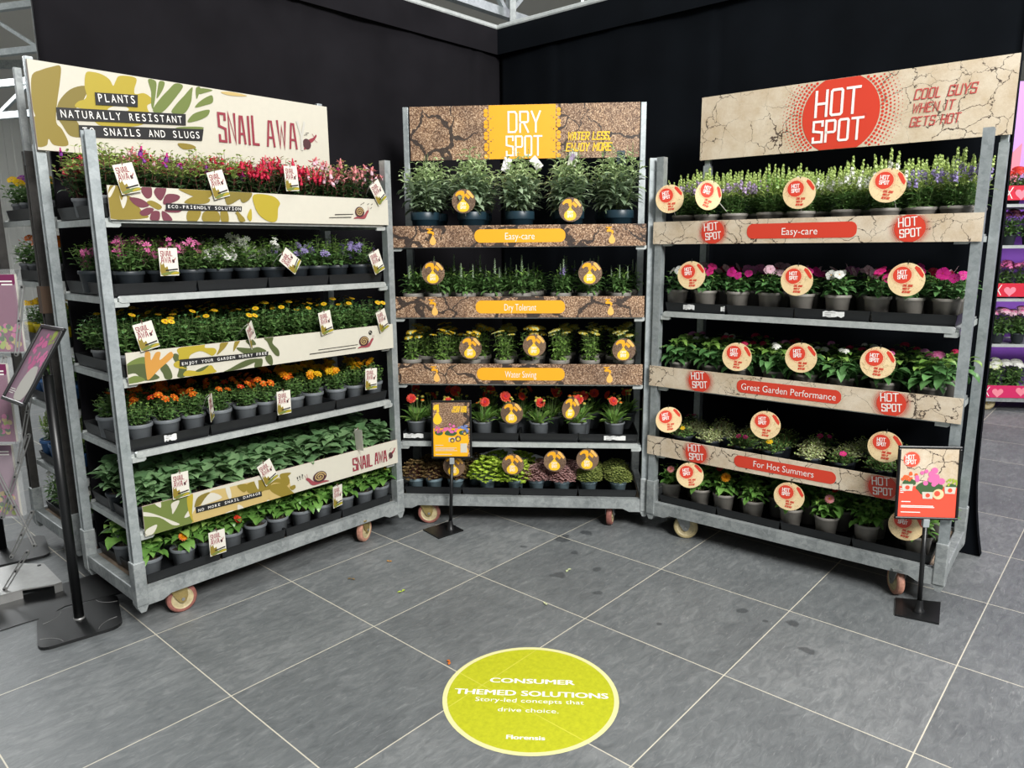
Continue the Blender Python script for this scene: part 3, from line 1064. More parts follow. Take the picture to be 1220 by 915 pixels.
cart('tall galvanised plant cart with cracked-sand signs and red emblems', at('R', 0, 0, 0), yaw('R'), SH['R'],
     [(.155, .035, .40, 'wheel_tyre_cream', 'caster_grey_zinc'), (1.195, .02, 2.15, 'wheel_tyre_pink', 'caster_grey_zinc'),
      (.15, .47, .3, 'wheel_tyre_red', 'caster_yellow_zinc'), (1.2, .47, .4, 'wheel_tyre_red', 'caster_yellow_zinc')], ext=2.262)
MO = at('L', .035, .80, 0)
MC = cart('weathered dark plant cart standing back to back with the snail-print cart, beyond the curtain', MO, yaw('L'), [1.63, 1.345, 1.04, .745, .41],
     [(.12, .05, .3, 'wheel_tyre_red', 'caster_yellow_zinc'), (1.2, .05, .3, 'wheel_tyre_red', 'caster_yellow_zinc'), (.12, .5, .3, 'wheel_tyre_red', 'caster_yellow_zinc'), (1.2, .5, .3, 'wheel_tyre_red', 'caster_yellow_zinc')],
     post_mat='dark_post_metal', dep=.58, ext=None)
mb = MB()
mb.box(-.014, -.012, 1.85, .014, .012, 2.25, 'weathered_zinc', .002)
mb.build('extension_pole', MC)
mb = MB()
mb.box(-.027, -.0235, 1.21, .027, .0235, 1.33, 'brown_tape')
mb.build('tape_wrap', MC)['label'] = 'brown tape wrapped round the corner post'

# ------------------------------------------------------------------ black trays
def tray_mesh(w_, d_, h_):
    mb = MB()
    t, s_ = .004, .008
    o0 = [(s_, s_), (w_ - s_, s_), (w_ - s_, d_ - s_), (s_, d_ - s_)]
    o1 = [(0, 0), (w_, 0), (w_, d_), (0, d_)]
    i1 = [(t, t), (w_ - t, t), (w_ - t, d_ - t), (t, d_ - t)]
    i0 = [(s_ + t, s_ + t), (w_ - s_ - t, s_ + t), (w_ - s_ - t, d_ - s_ - t), (s_ + t, d_ - s_ - t)]
    mi = mb.mi('tray_black')
    for ring, z in ((o0, 0), (o1, h_), (i1, h_), (i0, .004)):
        mb.v += [(a, b, z) for a, b in ring]
    for r in range(3):
        for k in range(4):
            k2 = (k + 1) % 4
            mb.face([r * 4 + k, r * 4 + k2, r * 4 + 4 + k2, r * 4 + 4 + k], mi)
    mb.face([3, 2, 1, 0], mi)
    mb.face([12, 13, 14, 15], mi)
    return mb.mesh('tray')
TRAYM = tray_mesh(.318, .515, .048)
def ordn(i):
    return ('first', 'second', 'third', 'fourth', 'fifth', 'sixth', 'seventh', 'eighth', 'ninth', 'tenth', 'eleventh', 'twelfth', 'thirteenth')[i]
CNAME = {'L': 'snail-print cart', 'C': 'dry-soil cart', 'R': 'cracked-sand cart'}
CEND = {'L': 'the open aisle end', 'C': 'the snail-print cart', 'R': 'the dry-soil cart'}
SHN = {'L': ['top shelf', 'second shelf', 'third shelf', 'fourth shelf', 'fifth shelf', 'bottom deck'], 'C': ['top shelf', 'second shelf', 'third shelf', 'fourth shelf', 'bottom deck'], 'R': ['top shelf', 'second shelf', 'third shelf', 'fourth shelf', 'bottom deck']}
paper = {('R', 1): [(.02, .07), (.135, .06), (.33, .085), (.80, .09)], ('C', 3): [(.04, .11), (1.13, .115)], ('L', 3): [(.16, .05)]}
def place_trays():
    for c in 'LCR':
        for si, z in enumerate(SH[c] + [BASE_Z]):
            for k in range(4):
                u = .036 + k * .3195
                o = ks(put('plant_tray', TRAYM, None, at(c, u, .008, z + .001)))
                o.rotation_euler = (0, 0, yaw(c))
                tag(o, 'black tray on the %s of the %s, %s from %s' % (SHN[c][si], CNAME[c], ordn(k), CEND[c].replace('aisle ', '')), 'tray', 'black trays on the plant carts')
                for (pu, pw) in paper.get((c, si), []):
                    if u <= pu < u + .31:
                        mb = MB()
                        rng = random.Random(int(pu * 1000))
                        top, bot = [], []
                        n = 7
                        for q in range(n + 1):
                            x = pu - u + pw * q / n
                            x = min(max(x, .004), .314)
                            top.append((x, .043 - rng.uniform(0, .006)))
                            bot.append((x, .014 + rng.uniform(0, .008) * (1 if q % 2 else .3)))
                        mb.flat(bot + top[::-1], -.0015, 'paper_label_white')
                        for q in range(3):
                            mb.flat([(pu - u + pw * .1, .034 - q * .007), (pu - u + pw * .1 + pw * (.3 if q else .5), .034 - q * .007), (pu - u + pw * .1 + pw * (.3 if q else .5), .0355 - q * .007), (pu - u + pw * .1, .0355 - q * .007)], -.002, 'ink_line')
                        p = mb.build('paper_label', o)
                        p['label'] = 'torn white paper label'
place_trays()

# ------------------------------------------------------------------ signs
ART = {
'banner':[('olive',[(-0.004,2.169),(0.031,2.194),(0.070,2.212),(0.102,2.219),(0.094,2.161),(0.074,2.077),(0.062,2.000),(0.081,1.972),(0.097,1.914),(0.044,1.908),(0.027,1.931),(0.016,1.904),(-0.022,1.903),(-0.021,2.002),(-0.011,2.014),(-0.016,2.042),(-0.015,2.099)]),
('oliveD',[(0.079,2.078),(0.127,2.134),(0.184,2.157),(0.189,2.131),(0.182,2.115),(0.171,2.096),(0.142,2.062),(0.137,2.020),(0.146,1.997),(0.152,1.953),(0.107,1.951),(0.083,1.990),(0.068,2.024)]),
('yellow',[(0.195,2.209),(0.222,2.217),(0.257,2.213),(0.285,2.197),(0.297,2.174),(0.309,2.194),(0.329,2.219),(0.395,2.220),(0.384,2.175),(0.385,2.153),(0.424,2.162),(0.455,2.144),(0.456,2.128),(0.432,2.112),(0.436,2.087),(0.454,2.077),(0.411,2.033),(0.345,2.013),(0.222,2.006),(0.199,2.058),(0.140,2.068),(0.153,2.091),(0.178,2.103),(0.188,2.122),(0.184,2.157)]),
('cream',[(0.269,2.079),(0.298,2.092),(0.341,2.094),(0.346,2.079),(0.271,2.067)]),
('green',[(0.446,2.222),(0.479,2.220),(0.477,2.182),(0.457,2.103),(0.449,2.121),(0.454,2.172)]),
('green',[(0.495,2.222),(0.518,2.221),(0.505,2.186),(0.476,2.147),(0.484,2.189)]),
('green',[(0.566,2.224),(0.600,2.219),(0.572,2.176),(0.496,2.092),(0.453,2.093),(0.488,2.145),(0.533,2.193)]),
('green',[(0.642,2.219),(0.640,2.192),(0.628,2.145),(0.592,2.097),(0.537,2.095),(0.557,2.129),(0.599,2.174)]),
('green',[(0.660,2.218),(0.682,2.222),(0.659,2.169)]),
('green',[(0.681,2.220),(0.740,2.221),(0.709,2.206),(0.672,2.194)]),
('green',[(0.736,2.196),(0.735,2.165),(0.696,2.147),(0.648,2.131),(0.668,2.157),(0.707,2.185)]),
('green',[(0.717,2.129),(0.703,2.100),(0.654,2.074),(0.606,2.062),(0.634,2.099),(0.680,2.121)]),
('green',[(0.558,2.034),(0.629,2.045),(0.680,2.047),(0.657,2.031),(0.557,2.024)]),
('tan',[(0.780,2.218),(0.838,2.226),(0.912,2.221),(0.884,2.213),(0.814,2.209)]),
('@black',[(0.219,2.136),(0.394,2.150),(0.389,2.099),(0.218,2.086)]),
('@black',[(0.066,2.057),(0.600,2.096),(0.596,2.046),(0.066,2.009)]),
('@black',[(0.143,1.997),(0.679,2.038),(0.667,1.985),(0.141,1.949)]),
('olive',[(0.551,1.963),(0.608,1.965),(0.635,1.951),(0.577,1.939)])],
'sign1':[('olive',[(0.045,1.719),(0.077,1.718),(0.083,1.690),(0.115,1.680),(0.145,1.634),(0.165,1.606),(0.035,1.600),(0.032,1.648),(0.032,1.682)]),
('cream',[(0.072,1.689),(0.078,1.667),(0.091,1.690),(0.098,1.673),(0.080,1.638)]),
('cream',[(0.033,1.687),(0.055,1.717),(0.061,1.714),(0.040,1.677)]),
('maroon',[(0.150,1.710),(0.172,1.726),(0.191,1.718),(0.188,1.686),(0.167,1.679)]),
('maroon',[(0.198,1.701),(0.216,1.725),(0.245,1.724),(0.240,1.697),(0.219,1.672)]),
('maroon',[(0.242,1.694),(0.276,1.699),(0.297,1.690),(0.280,1.672),(0.230,1.658)]),
('maroon',[(0.107,1.679),(0.149,1.675),(0.176,1.653),(0.146,1.643),(0.119,1.657)]),
('maroon',[(0.139,1.628),(0.169,1.644),(0.192,1.639),(0.172,1.618),(0.146,1.614)]),
('maroon',[(0.185,1.630),(0.212,1.630),(0.206,1.598),(0.174,1.600)]),
('maroon',[(0.221,1.633),(0.245,1.622),(0.258,1.599),(0.224,1.598)]),
('maroon',[(0.237,1.640),(0.296,1.639),(0.282,1.629),(0.239,1.630)]),
('olive',[(0.168,1.664),(0.184,1.671),(0.206,1.663),(0.223,1.649),(0.210,1.638),(0.187,1.647)]),
('olive',[(0.297,1.722),(0.426,1.724),(0.416,1.692),(0.376,1.688),(0.327,1.702)]),
('olive',[(0.358,1.696),(0.416,1.686),(0.394,1.667),(0.311,1.667)]),
('olive',[(0.324,1.637),(0.375,1.638),(0.355,1.597),(0.317,1.598)]),
('olive',[(0.388,1.635),(0.445,1.637),(0.448,1.598),(0.381,1.598)]),
('olive',[(0.459,1.644),(0.486,1.641),(0.489,1.599),(0.458,1.598)]),
('oliveD',[(0.486,1.727),(0.556,1.725),(0.579,1.709),(0.539,1.688),(0.509,1.671),(0.485,1.670)]),
('olive',[(0.520,1.636),(0.554,1.621),(0.563,1.601),(0.543,1.611)]),
('@black',[(0.238,1.663),(0.552,1.661),(0.549,1.641),(0.235,1.637)]),
('yellow',[(0.611,1.712),(0.697,1.710),(0.732,1.683),(0.721,1.658),(0.712,1.609),(0.679,1.601),(0.635,1.623),(0.611,1.663)]),
('oliveD',[(0.555,1.720),(0.603,1.718),(0.587,1.690),(0.560,1.677),(0.548,1.692)]),
('olive',[(0.527,1.644),(0.563,1.606),(0.536,1.601)]),
('yellow',[(0.573,1.622),(0.593,1.654),(0.594,1.614),(0.584,1.602)]),
('@line',[(1.015,1.642),(1.119,1.646),(1.119,1.643),(1.015,1.638)]),
('@line',[(0.982,1.627),(1.107,1.632),(1.107,1.628),(0.982,1.624)]),
('@snail',[(1.121,1.628),(1.212,1.674),(1.156,1.660)])],
'sign3':[('green',[(0.026,1.051),(0.062,1.074),(0.101,1.079),(0.101,1.051),(0.069,1.053),(0.033,1.024),(0.023,1.013)]),
('greenD',[(0.028,1.050),(0.065,1.055),(0.101,1.051),(0.118,1.023),(0.150,0.990),(0.092,0.987),(0.061,1.020),(0.025,1.020)]),
('green',[(0.025,1.000),(0.055,1.011),(0.079,1.004),(0.092,0.987),(0.021,0.984)]),
('greenD',[(0.156,1.026),(0.178,1.044),(0.196,1.013),(0.198,0.982),(0.172,0.982),(0.164,1.006)]),
('greenD',[(0.212,1.077),(0.228,1.076),(0.244,1.054),(0.259,1.047),(0.260,1.015),(0.251,0.982),(0.219,0.984),(0.228,1.019),(0.210,1.058)]),
('orange',[(0.103,1.092),(0.123,1.095),(0.124,1.064),(0.145,1.092),(0.163,1.089),(0.157,1.060),(0.198,1.087),(0.210,1.081),(0.206,1.064),(0.151,1.024),(0.109,0.989),(0.101,1.005)]),
('yellow',[(0.235,1.099),(0.338,1.106),(0.342,1.089),(0.381,1.083),(0.390,1.067),(0.372,1.052),(0.356,1.060),(0.335,1.073),(0.314,1.077),(0.280,1.066),(0.267,1.046),(0.233,1.050),(0.233,1.072)]),
('yellow',[(0.210,1.040),(0.233,1.048),(0.244,1.022),(0.264,1.011),(0.217,1.022)]),
('yellow',[(0.258,1.005),(0.306,0.998),(0.358,1.014),(0.373,0.997),(0.374,0.980),(0.251,0.982)]),
('greenD',[(0.295,0.999),(0.330,1.011),(0.352,1.014),(0.328,0.997),(0.306,0.993)]),
('olive',[(0.411,1.101),(0.446,1.106),(0.426,1.077),(0.390,1.053),(0.403,1.079)]),
('olive',[(0.475,1.103),(0.498,1.104),(0.479,1.076),(0.463,1.060)]),
('greenD',[(0.479,1.074),(0.544,1.064),(0.581,1.065),(0.617,1.041),(0.542,1.035),(0.506,1.048)]),
('greenD',[(0.523,1.100),(0.553,1.103),(0.570,1.078),(0.539,1.080)]),
('greenD',[(0.609,1.103),(0.654,1.103),(0.649,1.075),(0.676,1.043),(0.678,1.016),(0.660,1.020),(0.637,1.053),(0.624,1.084)]),
('greenD',[(0.436,0.986),(0.516,1.015),(0.583,1.013),(0.538,0.995),(0.477,0.981),(0.415,0.979)]),
('greenD',[(0.564,1.009),(0.594,1.012),(0.587,0.977),(0.555,0.977)]),
('greenD',[(0.609,1.018),(0.635,1.024),(0.644,0.999),(0.639,0.978),(0.619,0.991)]),
('@black',[(0.233,1.053),(0.625,1.041),(0.622,1.023),(0.231,1.025)]),
('@line',[(0.882,1.020),(1.110,1.021),(1.109,1.018),(0.882,1.017)]),
('@line',[(0.834,1.006),(1.097,1.007),(1.097,1.003),(0.834,1.002)]),
('@snail',[(1.107,1.004),(1.206,1.051),(1.144,1.032)]),
('@ball',[(1.189,1.071)])],
'sign5':[('tan',[(0.219,0.356),(0.223,0.398),(0.302,0.473),(0.383,0.474),(0.553,0.467),(0.678,0.440),(0.672,0.354),(0.556,0.355)]),
('green',[(0.034,0.494),(0.216,0.488),(0.225,0.403),(0.217,0.361),(0.150,0.363),(0.035,0.368)]),
('cream',[(0.030,0.466),(0.071,0.448),(0.153,0.388),(0.170,0.372),(0.141,0.379),(0.094,0.425),(0.031,0.450)]),
('cream',[(0.146,0.470),(0.179,0.472),(0.148,0.425),(0.145,0.443)]),
('cream',[(0.080,0.489),(0.103,0.491),(0.102,0.464)]),
('cream',[(0.038,0.390),(0.081,0.399),(0.063,0.366),(0.037,0.368)]),
('cream',[(0.191,0.396),(0.215,0.423),(0.215,0.397)]),
('yellow',[(0.211,0.478),(0.236,0.485),(0.224,0.403),(0.229,0.365),(0.219,0.382),(0.210,0.424)]),
('oliveD',[(0.237,0.431),(0.257,0.468),(0.309,0.474),(0.265,0.434),(0.245,0.428)]),
('cream',[(0.265,0.429),(0.311,0.471),(0.359,0.437),(0.298,0.428)]),
('cream',[(0.377,0.476),(0.395,0.476),(0.401,0.428),(0.387,0.426)]),
('olive',[(0.430,0.471),(0.457,0.434),(0.476,0.444),(0.472,0.468)]),
('olive',[(0.478,0.467),(0.572,0.466),(0.642,0.449),(0.679,0.452),(0.676,0.409),(0.561,0.415),(0.545,0.413),(0.481,0.424)]),
('cream',[(0.512,0.470),(0.529,0.473),(0.528,0.427)]),
('cream',[(0.326,0.353),(0.397,0.368),(0.405,0.350),(0.372,0.351)]),
('cream',[(0.426,0.386),(0.452,0.363),(0.426,0.350)]),
('cream',[(0.567,0.367),(0.583,0.360),(0.581,0.339),(0.562,0.347)]),
('@black',[(0.241,0.428),(0.541,0.417),(0.542,0.394),(0.241,0.401)]),
('tan',[(0.592,0.435),(0.651,0.422),(0.678,0.384),(0.709,0.345),(0.585,0.346)]),
('olive',[(0.641,0.472),(0.693,0.466),(0.683,0.455),(0.646,0.447)]),
('olive',[(0.592,0.432),(0.651,0.424),(0.687,0.384),(0.711,0.346),(0.657,0.352),(0.589,0.402)]),
('olive',[(0.684,0.398),(0.710,0.402),(0.714,0.387),(0.696,0.380)]),
('@snailbig',[(0.772,0.379),(0.899,0.372),(0.855,0.408)]),
('@marks',[(0.727,0.422),(0.760,0.443)]),
('@logo',[(1.044,0.458),(1.046,0.383),(1.286,0.447),(1.291,0.382)])],
'bannerlogo':[('@logo',[(0.761,2.129),(0.747,1.971),(1.186,2.128),(1.175,1.988)]),
('@Y',[(1.186,2.128),(1.224,2.133),(1.192,1.992)]),
('@snail',[(1.201,2.000),(1.298,2.078),(1.226,2.046)])],
}
LY = .0007
def snail_art(mb, x0, x1, z0, h, y, flip=False, small=False):
    """crawling snail: foot, shell with spiral, two feelers; head towards +x unless flipped"""
    w_ = x1 - x0
    def P(a, b):
        return (x1 - a * w_ if flip else x0 + a * w_, z0 + b * h)
    foot = [P(*q) for q in ((0, 0), (.25, .02), (.62, 0), (.78, .1), (.9, .4), (1.0, .62), (.97, .72), (.86, .66), (.74, .42), (.6, .26), (.3, .2), (.1, .12))]
    mb.flat(smooth_outline(foot, 3), y, 'ink_snail')
    for (a, b, c, d) in ((.93, .66, .96, 1.02), (.98, .66, 1.06, .98)):
        p, q = P(a, b), P(c, d)
        mb.flat([p, (p[0] + .012 * w_, p[1]), (q[0] + .012 * w_, q[1]), q], y, 'ink_snail')
    c = P(.4, .55)
    r = .30 * w_ if not small else .3 * w_
    rz = min(r, .42 * h)
    mb.flat(circ(c[0], c[1], r, rz), y - LY, 'ink_shell')
    pts = []
    for i in range(36):
        t = i / 35
        a = t * 4.6 * PI
        rr = (1 - t) * .78 + .05
        pts.append((c[0] + r * rr * math.cos(a), c[1] + rz * rr * math.sin(a)))
    for i in range(35):
        (ax, az), (bx, bz) = pts[i], pts[i + 1]
        dx, dz = bx - ax, bz - az
        l = math.hypot(dx, dz) or 1
        tx, tz = -dz / l * r * .06, dx / l * r * .06
        mb.flat([(ax - tx, az - tz), (bx - tx, bz - tz), (bx + tx, bz + tz), (ax + tx, az + tz)], y - 2 * LY, 'ink_tan')

def flying_snail(mb, x0, x1, z0, z1, y):
    """small snail blown upwards, feelers up, with motion ticks"""
    w_, h = x1 - x0, z1 - z0
    P = lambda a, b: (x0 + a * w_, z0 + b * h)
    mb.flat(smooth_outline([P(*q) for q in ((.12, .02), (.3, .08), (.5, .38), (.75, .55), (1, .88), (.96, 1.0), (.78, .8), (.5, .66), (.25, .4))], 3), y, 'ink_logo_maroon')
    mb.flat(circ(*P(.33, .36), .26 * w_, .32 * h, rot=.4), y - LY, 'ink_shell')
    for (a, b, c, d) in ((.78, .72, 1.02, .52), (.86, .8, .7, 1.02)):
        p, q = P(a, b), P(c, d)
        mb.flat([p, (p[0] + .03 * w_, p[1]), (q[0] + .03 * w_, q[1]), q], y, 'ink_logo_maroon')
    for (a, b, c) in ((.18, .86, .4), (.28, .98, .5)):
        p = P(a, b)
        mb.flat([p, (p[0] + .22 * w_, p[1] + .06 * h), (p[0] + .22 * w_, p[1] + .09 * h), (p[0], p[1] + .03 * h)], y, 'ink_line')

def snail_word(mb, text, x, z, h, wid, y, mat='ink_logo_maroon', th=.10):
    """tall uneven hand-drawn capitals"""
    rng = random.Random(len(text) * 7)
    tot = sum(GW.get(c, .5) + .3 for c in text) - .3
    sx = wid / tot
    p = x
    for ch in text:
        wd = GW.get(ch, .5)
        hh = h * rng.uniform(.88, 1.0)
        if ch != ' ':
            strokes(mb, ch, p, z + rng.uniform(0, .06) * h, hh, mat, y, wid=wd * sx, th=th)
        p += (wd + .3) * sx

def board(name, c, u0, u1, z0, z1, yfront, thick, mat, label, cat='sign', group=None, edge='board_edge'):
    """a sign board; local frame: x along the cart, y depth (front at 0), z up, origin at the cart corner height 0"""
    root = ks(empty(name, at(c, u0, yfront, z0), yaw(c), label, cat, group))
    mb = MB()
    mb.box(0, 0, 0, u1 - u0, thick, z1 - z0, mat)
    if edge:
        k = mb.mi(edge)
        for i in (0, 1, 3, 4, 5):
            mb.m[i] = k
    mb.build('board', root)
    return root

def art_on(root, key, u0, z0, u1, z1):
    mb = MB()
    lab = MB()
    i = 0
    for col, pts in ART[key]:
        i += 1
        lp = [(a - u0, c - z0) for a, c in pts]
        if col.startswith('@'):
            if col == '@black':
                lab.flat(lp, -.0042, 'ink_black')
            continue
        sm = clip_rect(smooth_outline(lp, 4), .0005, .0005, u1 - u0 - .0005, z1 - z0 - .0005)
        mb.flat(sm, -.0004 - .00012 * i, 'ink_' + col)
    return mb, lab

U0, U1 = -.016, 1.374
# --- the banner of the snail-print cart
bz0, bz1 = 1.885, 2.228
ban = board('banner_board', 'L', U0, U1, bz0, bz1, DEP - .040, .016, 'board_cream', 'long cream banner with olive leaves, three black word strips and a small snail', group='banners on top of the carts')
mb, lab = art_on(ban, 'banner', U0, bz0, U1, bz1)
mb.build('printed_artwork', ban)
mb = MB()
flying_snail(mb, 1.205 - U0, 1.298 - U0, 1.995 - bz0, 2.078 - bz0, -.003)
mb.build('emblem', ban)['label'] = 'small maroon snail tumbling away'
lo = lab.build('word_strip', ban)
lo['label'] = 'black word strips'
tx = MB()
text_into(tx, 'PLANTS', .306 - U0, 2.106 - bz0, .148, .034, 'lettering_white', -.005, mono=True, rot=.08)
text_into(tx, 'NATURALLY RESISTANT', .331 - U0, 2.037 - bz0, .50, .032, 'lettering_white', -.005, mono=True, rot=.07)
text_into(tx, 'TO SNAILS AND SLUGS', .407 - U0, 1.977 - bz0, .50, .032, 'lettering_white', -.005, mono=True, rot=.07)
tx.build('lettering', ban)
tx = MB()
snail_word(tx, 'SNAIL', .757 - U0, 1.982 - bz0, .145, .205, -.004, th=.085)
snail_word(tx, 'AWA', 1.008 - U0, 1.985 - bz0, .142, .165, -.004, th=.085)
strokes(tx, 'Y', 1.186 - U0, 1.99 - bz0, .145, 'ink_faded_grey', -.004, wid=.038, th=.09)
o = tx.build('lettering', ban)
o['label'] = 'tall maroon hand-drawn lettering'

SG = 'shelf-edge signs of the snail-print cart'
for key, z0, z1, txt_, (tcx, tcz, tw, rot), lb in (
        ('sign1', 1.597, 1.720, 'ECO-FRIENDLY SOLUTION', (.395, 1.645, .30, 0.0), 'cream sign with a maroon flower and olive leaves, along the snail-print cart\'s top shelf'),
        ('sign3', .978, 1.102, 'ENJOY YOUR GARDEN WORRY FREE', (.428, 1.029, .375, .0), 'cream sign with orange and yellow flowers along the third shelf of the snail-print cart'),
        ('sign5', .362, .488, 'NO MORE SNAIL DAMAGE', (.392, .4045, .285, .0), 'cream and tan sign with a big crawling snail along the snail-print cart\'s fifth shelf')):
    u0, u1 = .033, 1.334
    sg = board('shelf_sign', 'L', u0, u1, z0, z1, -.032, .006, 'board_cream', lb, group=SG)
    mb, lab = art_on(sg, key, u0, z0, u1, z1)
    mb.build('printed_artwork', sg)
    mb = MB()
    for col, pts in ART[key]:
        q = [(a - u0, c - z0) for a, c in pts]
        if col == '@snail':
            snail_art(mb, q[0][0], q[1][0], q[0][1] - .004, (q[1][1] - q[0][1]) + .012, -.003)
        elif col == '@snailbig':
            snail_art(mb, q[0][0], q[1][0], .372 - z0, .064, -.003, flip=True)
        elif col == '@line':
            mb.flat(q, -.003, 'ink_line')
        elif col == '@ball':
            mb.flat(circ(q[0][0], q[0][1], .011), -.003, 'ink_line')
            mb.flat(circ(q[0][0] - .003, q[0][1] + .003, .003), -.0036, 'ink_cream')
            mb.flat(circ(q[0][0] + .005, q[0][1] - .004, .002), -.0036, 'ink_cream')
    if key == 'sign1':
        for (a, b) in ((1.165, 1.688), (1.178, 1.694), (1.205, 1.690), (1.222, 1.672), (1.228, 1.690)):
            mb.flat([(a - u0, b - z0), (a - u0 + .010, b - z0 + .006), (a - u0 + .010, b - z0 + .009), (a - u0, b - z0 + .003)], -.003, 'ink_line')
    mb.build('emblem', sg)['label'] = 'maroon snail with a spiral shell'
    lo = lab.build('word_strip', sg)
    lo['label'] = 'black word strip'
    tx = MB()
    text_into(tx, txt_, tcx - u0, tcz - z0, tw, .0125, 'lettering_white', -.005, mono=True, rot=rot)
    tx.build('lettering', sg)
    if key == 'sign5':
        tx = MB()
        strokes(tx, 'SNAIL', 1.045 - u0, .385 - z0, .068, 'ink_logo_maroon', -.004, wid=.118, th=.11)
        strokes(tx, 'AWA', 1.182 - u0, .388 - z0, .062, 'ink_logo_maroon', -.004, wid=.074, th=.11)
        flying_snail(tx, 1.268 - u0, 1.316 - u0, .395 - z0, .45 - z0, -.004)
        o = tx.build('lettering', sg)
        o['label'] = 'maroon hand-drawn lettering with a small snail'
        tx = MB()
        text_into(tx, '!!?', .744 - u0, .420 - z0, .034, .022, 'lettering_black', -.004, rot=.2)
        o = tx.build('lettering', sg)
        o['label'] = 'black exclamation and question marks'

# --- dry-soil cart
u0, u1, z0, z1 = .030, 1.328, 1.975, 2.268
ban = board('banner_board', 'C', u0, u1, z0, z1, DEP - .036, .012, 'print_dry_soil', 'banner printed with cracked brown soil and an orange square, on the dry-soil cart', group='banners on top of the carts', edge=None)
mb = MB()
ax0, ax1 = .482 - u0, .860 - u0
mb.flat([(ax0, 0.001), (ax1, 0.001), (ax1, z1 - z0 - .001), (ax0, z1 - z0 - .001)], -.0012, 'ink_amber')
rng = random.Random(5)
for x in (ax0, ax1):
    k = 0
    z = .016
    while z < z1 - z0 - .012:
        s_ = -1 if x == ax0 else 1
        big = k % 3 != 1
        mb.flat(clip_rect(circ(x + s_ * (.016 if big else .004), z, .0125 if big else .008), 0.001, .001, 2, z1 - z0 - .001), -.0016, 'ink_amber')
        if not big:
            mb.flat(circ(x - s_ * .012, z, .004), -.002, 'print_dry_soil')
            mb.flat(circ(x - s_ * .024, z + .01, .0022), -.002, 'print_dry_soil')
        z += .0205
        k += 1
mb.build('printed_artwork', ban)
tx = MB()
strokes(tx, 'DRY', .594 - u0, 2.116 - z0, .118, 'lettering_white', -.003, wid=.176, th=.085)
strokes(tx, 'SPOT', .582 - u0, 1.990 - z0, .112, 'lettering_white', -.003, wid=.198, th=.085)
tx.build('lettering', ban)
tx = MB()
strokes(tx, 'WATER LESS,', .928 - u0, 2.070 - z0, .046, 'ink_tag_yellow', -.003, wid=.236, th=.15, shear=.12)
strokes(tx, 'ENJOY MORE', .920 - u0, 2.010 - z0, .047, 'ink_tag_yellow', -.003, wid=.25, th=.15, shear=.12)
o = tx.build('lettering', ban)
o['label'] = 'slanted yellow lettering'

def tap_drop(mb, cx, z0, h, y, m1='ink_amber', m2='ink_amber_pale'):
    """little tap with a drop hanging under it"""
    P = lambda a, b: (cx + a * h, z0 + b * h)
    mb.flat(smooth_outline([P(*q) for q in ((0, .62), (.10, .46), (.19, .28), (.19, .12), (.1, .01), (0, -.02), (-.1, .01), (-.19, .12), (-.19, .28), (-.10, .46))], 3), y, m2)
    mb.flat([P(*q) for q in ((-.34, .72), (-.34, .86), (-.1, .88), (.08, .8), (.1, .62), (-.02, .62), (-.06, .72))], y, m1)
    mb.flat([P(*q) for q in ((-.26, .86), (-.26, 1.0), (-.14, 1.0), (-.14, .86))], y, m1)
    mb.flat([P(*q) for q in ((-.38, .96), (-.38, 1.03), (-.02, 1.03), (-.02, .96))], y, m1)

for z1, txt_, lb, tw in ((1.594, 'Easy-care', 'brown soil-print sign with orange strip along the top shelf of the dry-soil cart', .15),
                     (1.233, 'Dry Tolerant', 'brown soil-print sign with orange strip along the second shelf of the dry-soil cart', .165),
                     (.880, 'Water Saving', 'brown soil-print sign with orange strip along the third shelf of the dry-soil cart', .165)):
    u0, u1, hh = .030, 1.322, .108
    sg = board('shelf_sign', 'C', u0, u1, z1 - hh, z1, -.030, .006, 'print_dry_soil', lb, group='shelf-edge signs of the dry-soil cart', edge=None)
    for e in (.240, 1.152):
        mb = MB()
        tap_drop(mb, e - u0, .012, .080, -.0015)
        mb.build('emblem', sg)['label'] = 'amber tap with a falling drop'
    mb = MB()
    mb.flat(pill(.455 - u0, .021, .918 - u0, .088, .03), -.0012, 'ink_amber')
    mb.build('word_strip', sg)['label'] = 'rounded orange strip'
    tx = MB()
    text_into(tx, txt_, .687 - u0, .036, tw, .036, 'lettering_white', -.002, bold=-.006)
    tx.build('lettering', sg)

# --- cracked-sand cart
def halftone(mb, cx, cz, rx, rz, y, x1, z1, rings=6, step=.0135, r0=.0058, mat='ink_hot_red'):
    mb.flat(clip_rect(circ(cx, cz, rx, rz, 60), .001, .001, x1, z1), y, mat)
    for k in range(1, rings + 1):
        a, b = rx + (k - .3) * step, rz + (k - .3) * step
        n = int(2 * PI * math.sqrt((a * a + b * b) / 2) / step)
        r = r0 * (1 - k / (rings + 1.0))
        for i in range(n):
            t = 2 * PI * (i + .5 * (k % 2)) / n
            px, pz = cx + a * math.cos(t), cz + b * math.sin(t)
            if r < px < x1 - r and r < pz < z1 - r:
                mb.flat(circ(px, pz, r, n=8), y, mat)
u0, u1, z0, z1 = -.034, 1.375, 1.938, 2.262
ban = board('banner_board', 'R', u0, u1, z0, z1, DEP - .036, .012, 'print_cracked_sand', 'banner printed with cracked sand and a big red dotted oval, on the cracked-sand cart', group='banners on top of the carts', edge=None)
mb = MB()
halftone(mb, .676 - u0, 2.098 - z0, .176, .182, -.0012, u1 - u0 - .001, z1 - z0 - .001, rings=7, step=.0165, r0=.0078)
mb.build('printed_artwork', ban)
tx = MB()
strokes(tx, 'HOT', .563 - u0, 2.092 - z0, .126, 'lettering_white', -.003, wid=.196, th=.095)
strokes(tx, 'SPOT', .558 - u0, 1.972 - z0, .106, 'lettering_white', -.003, wid=.224, th=.105)
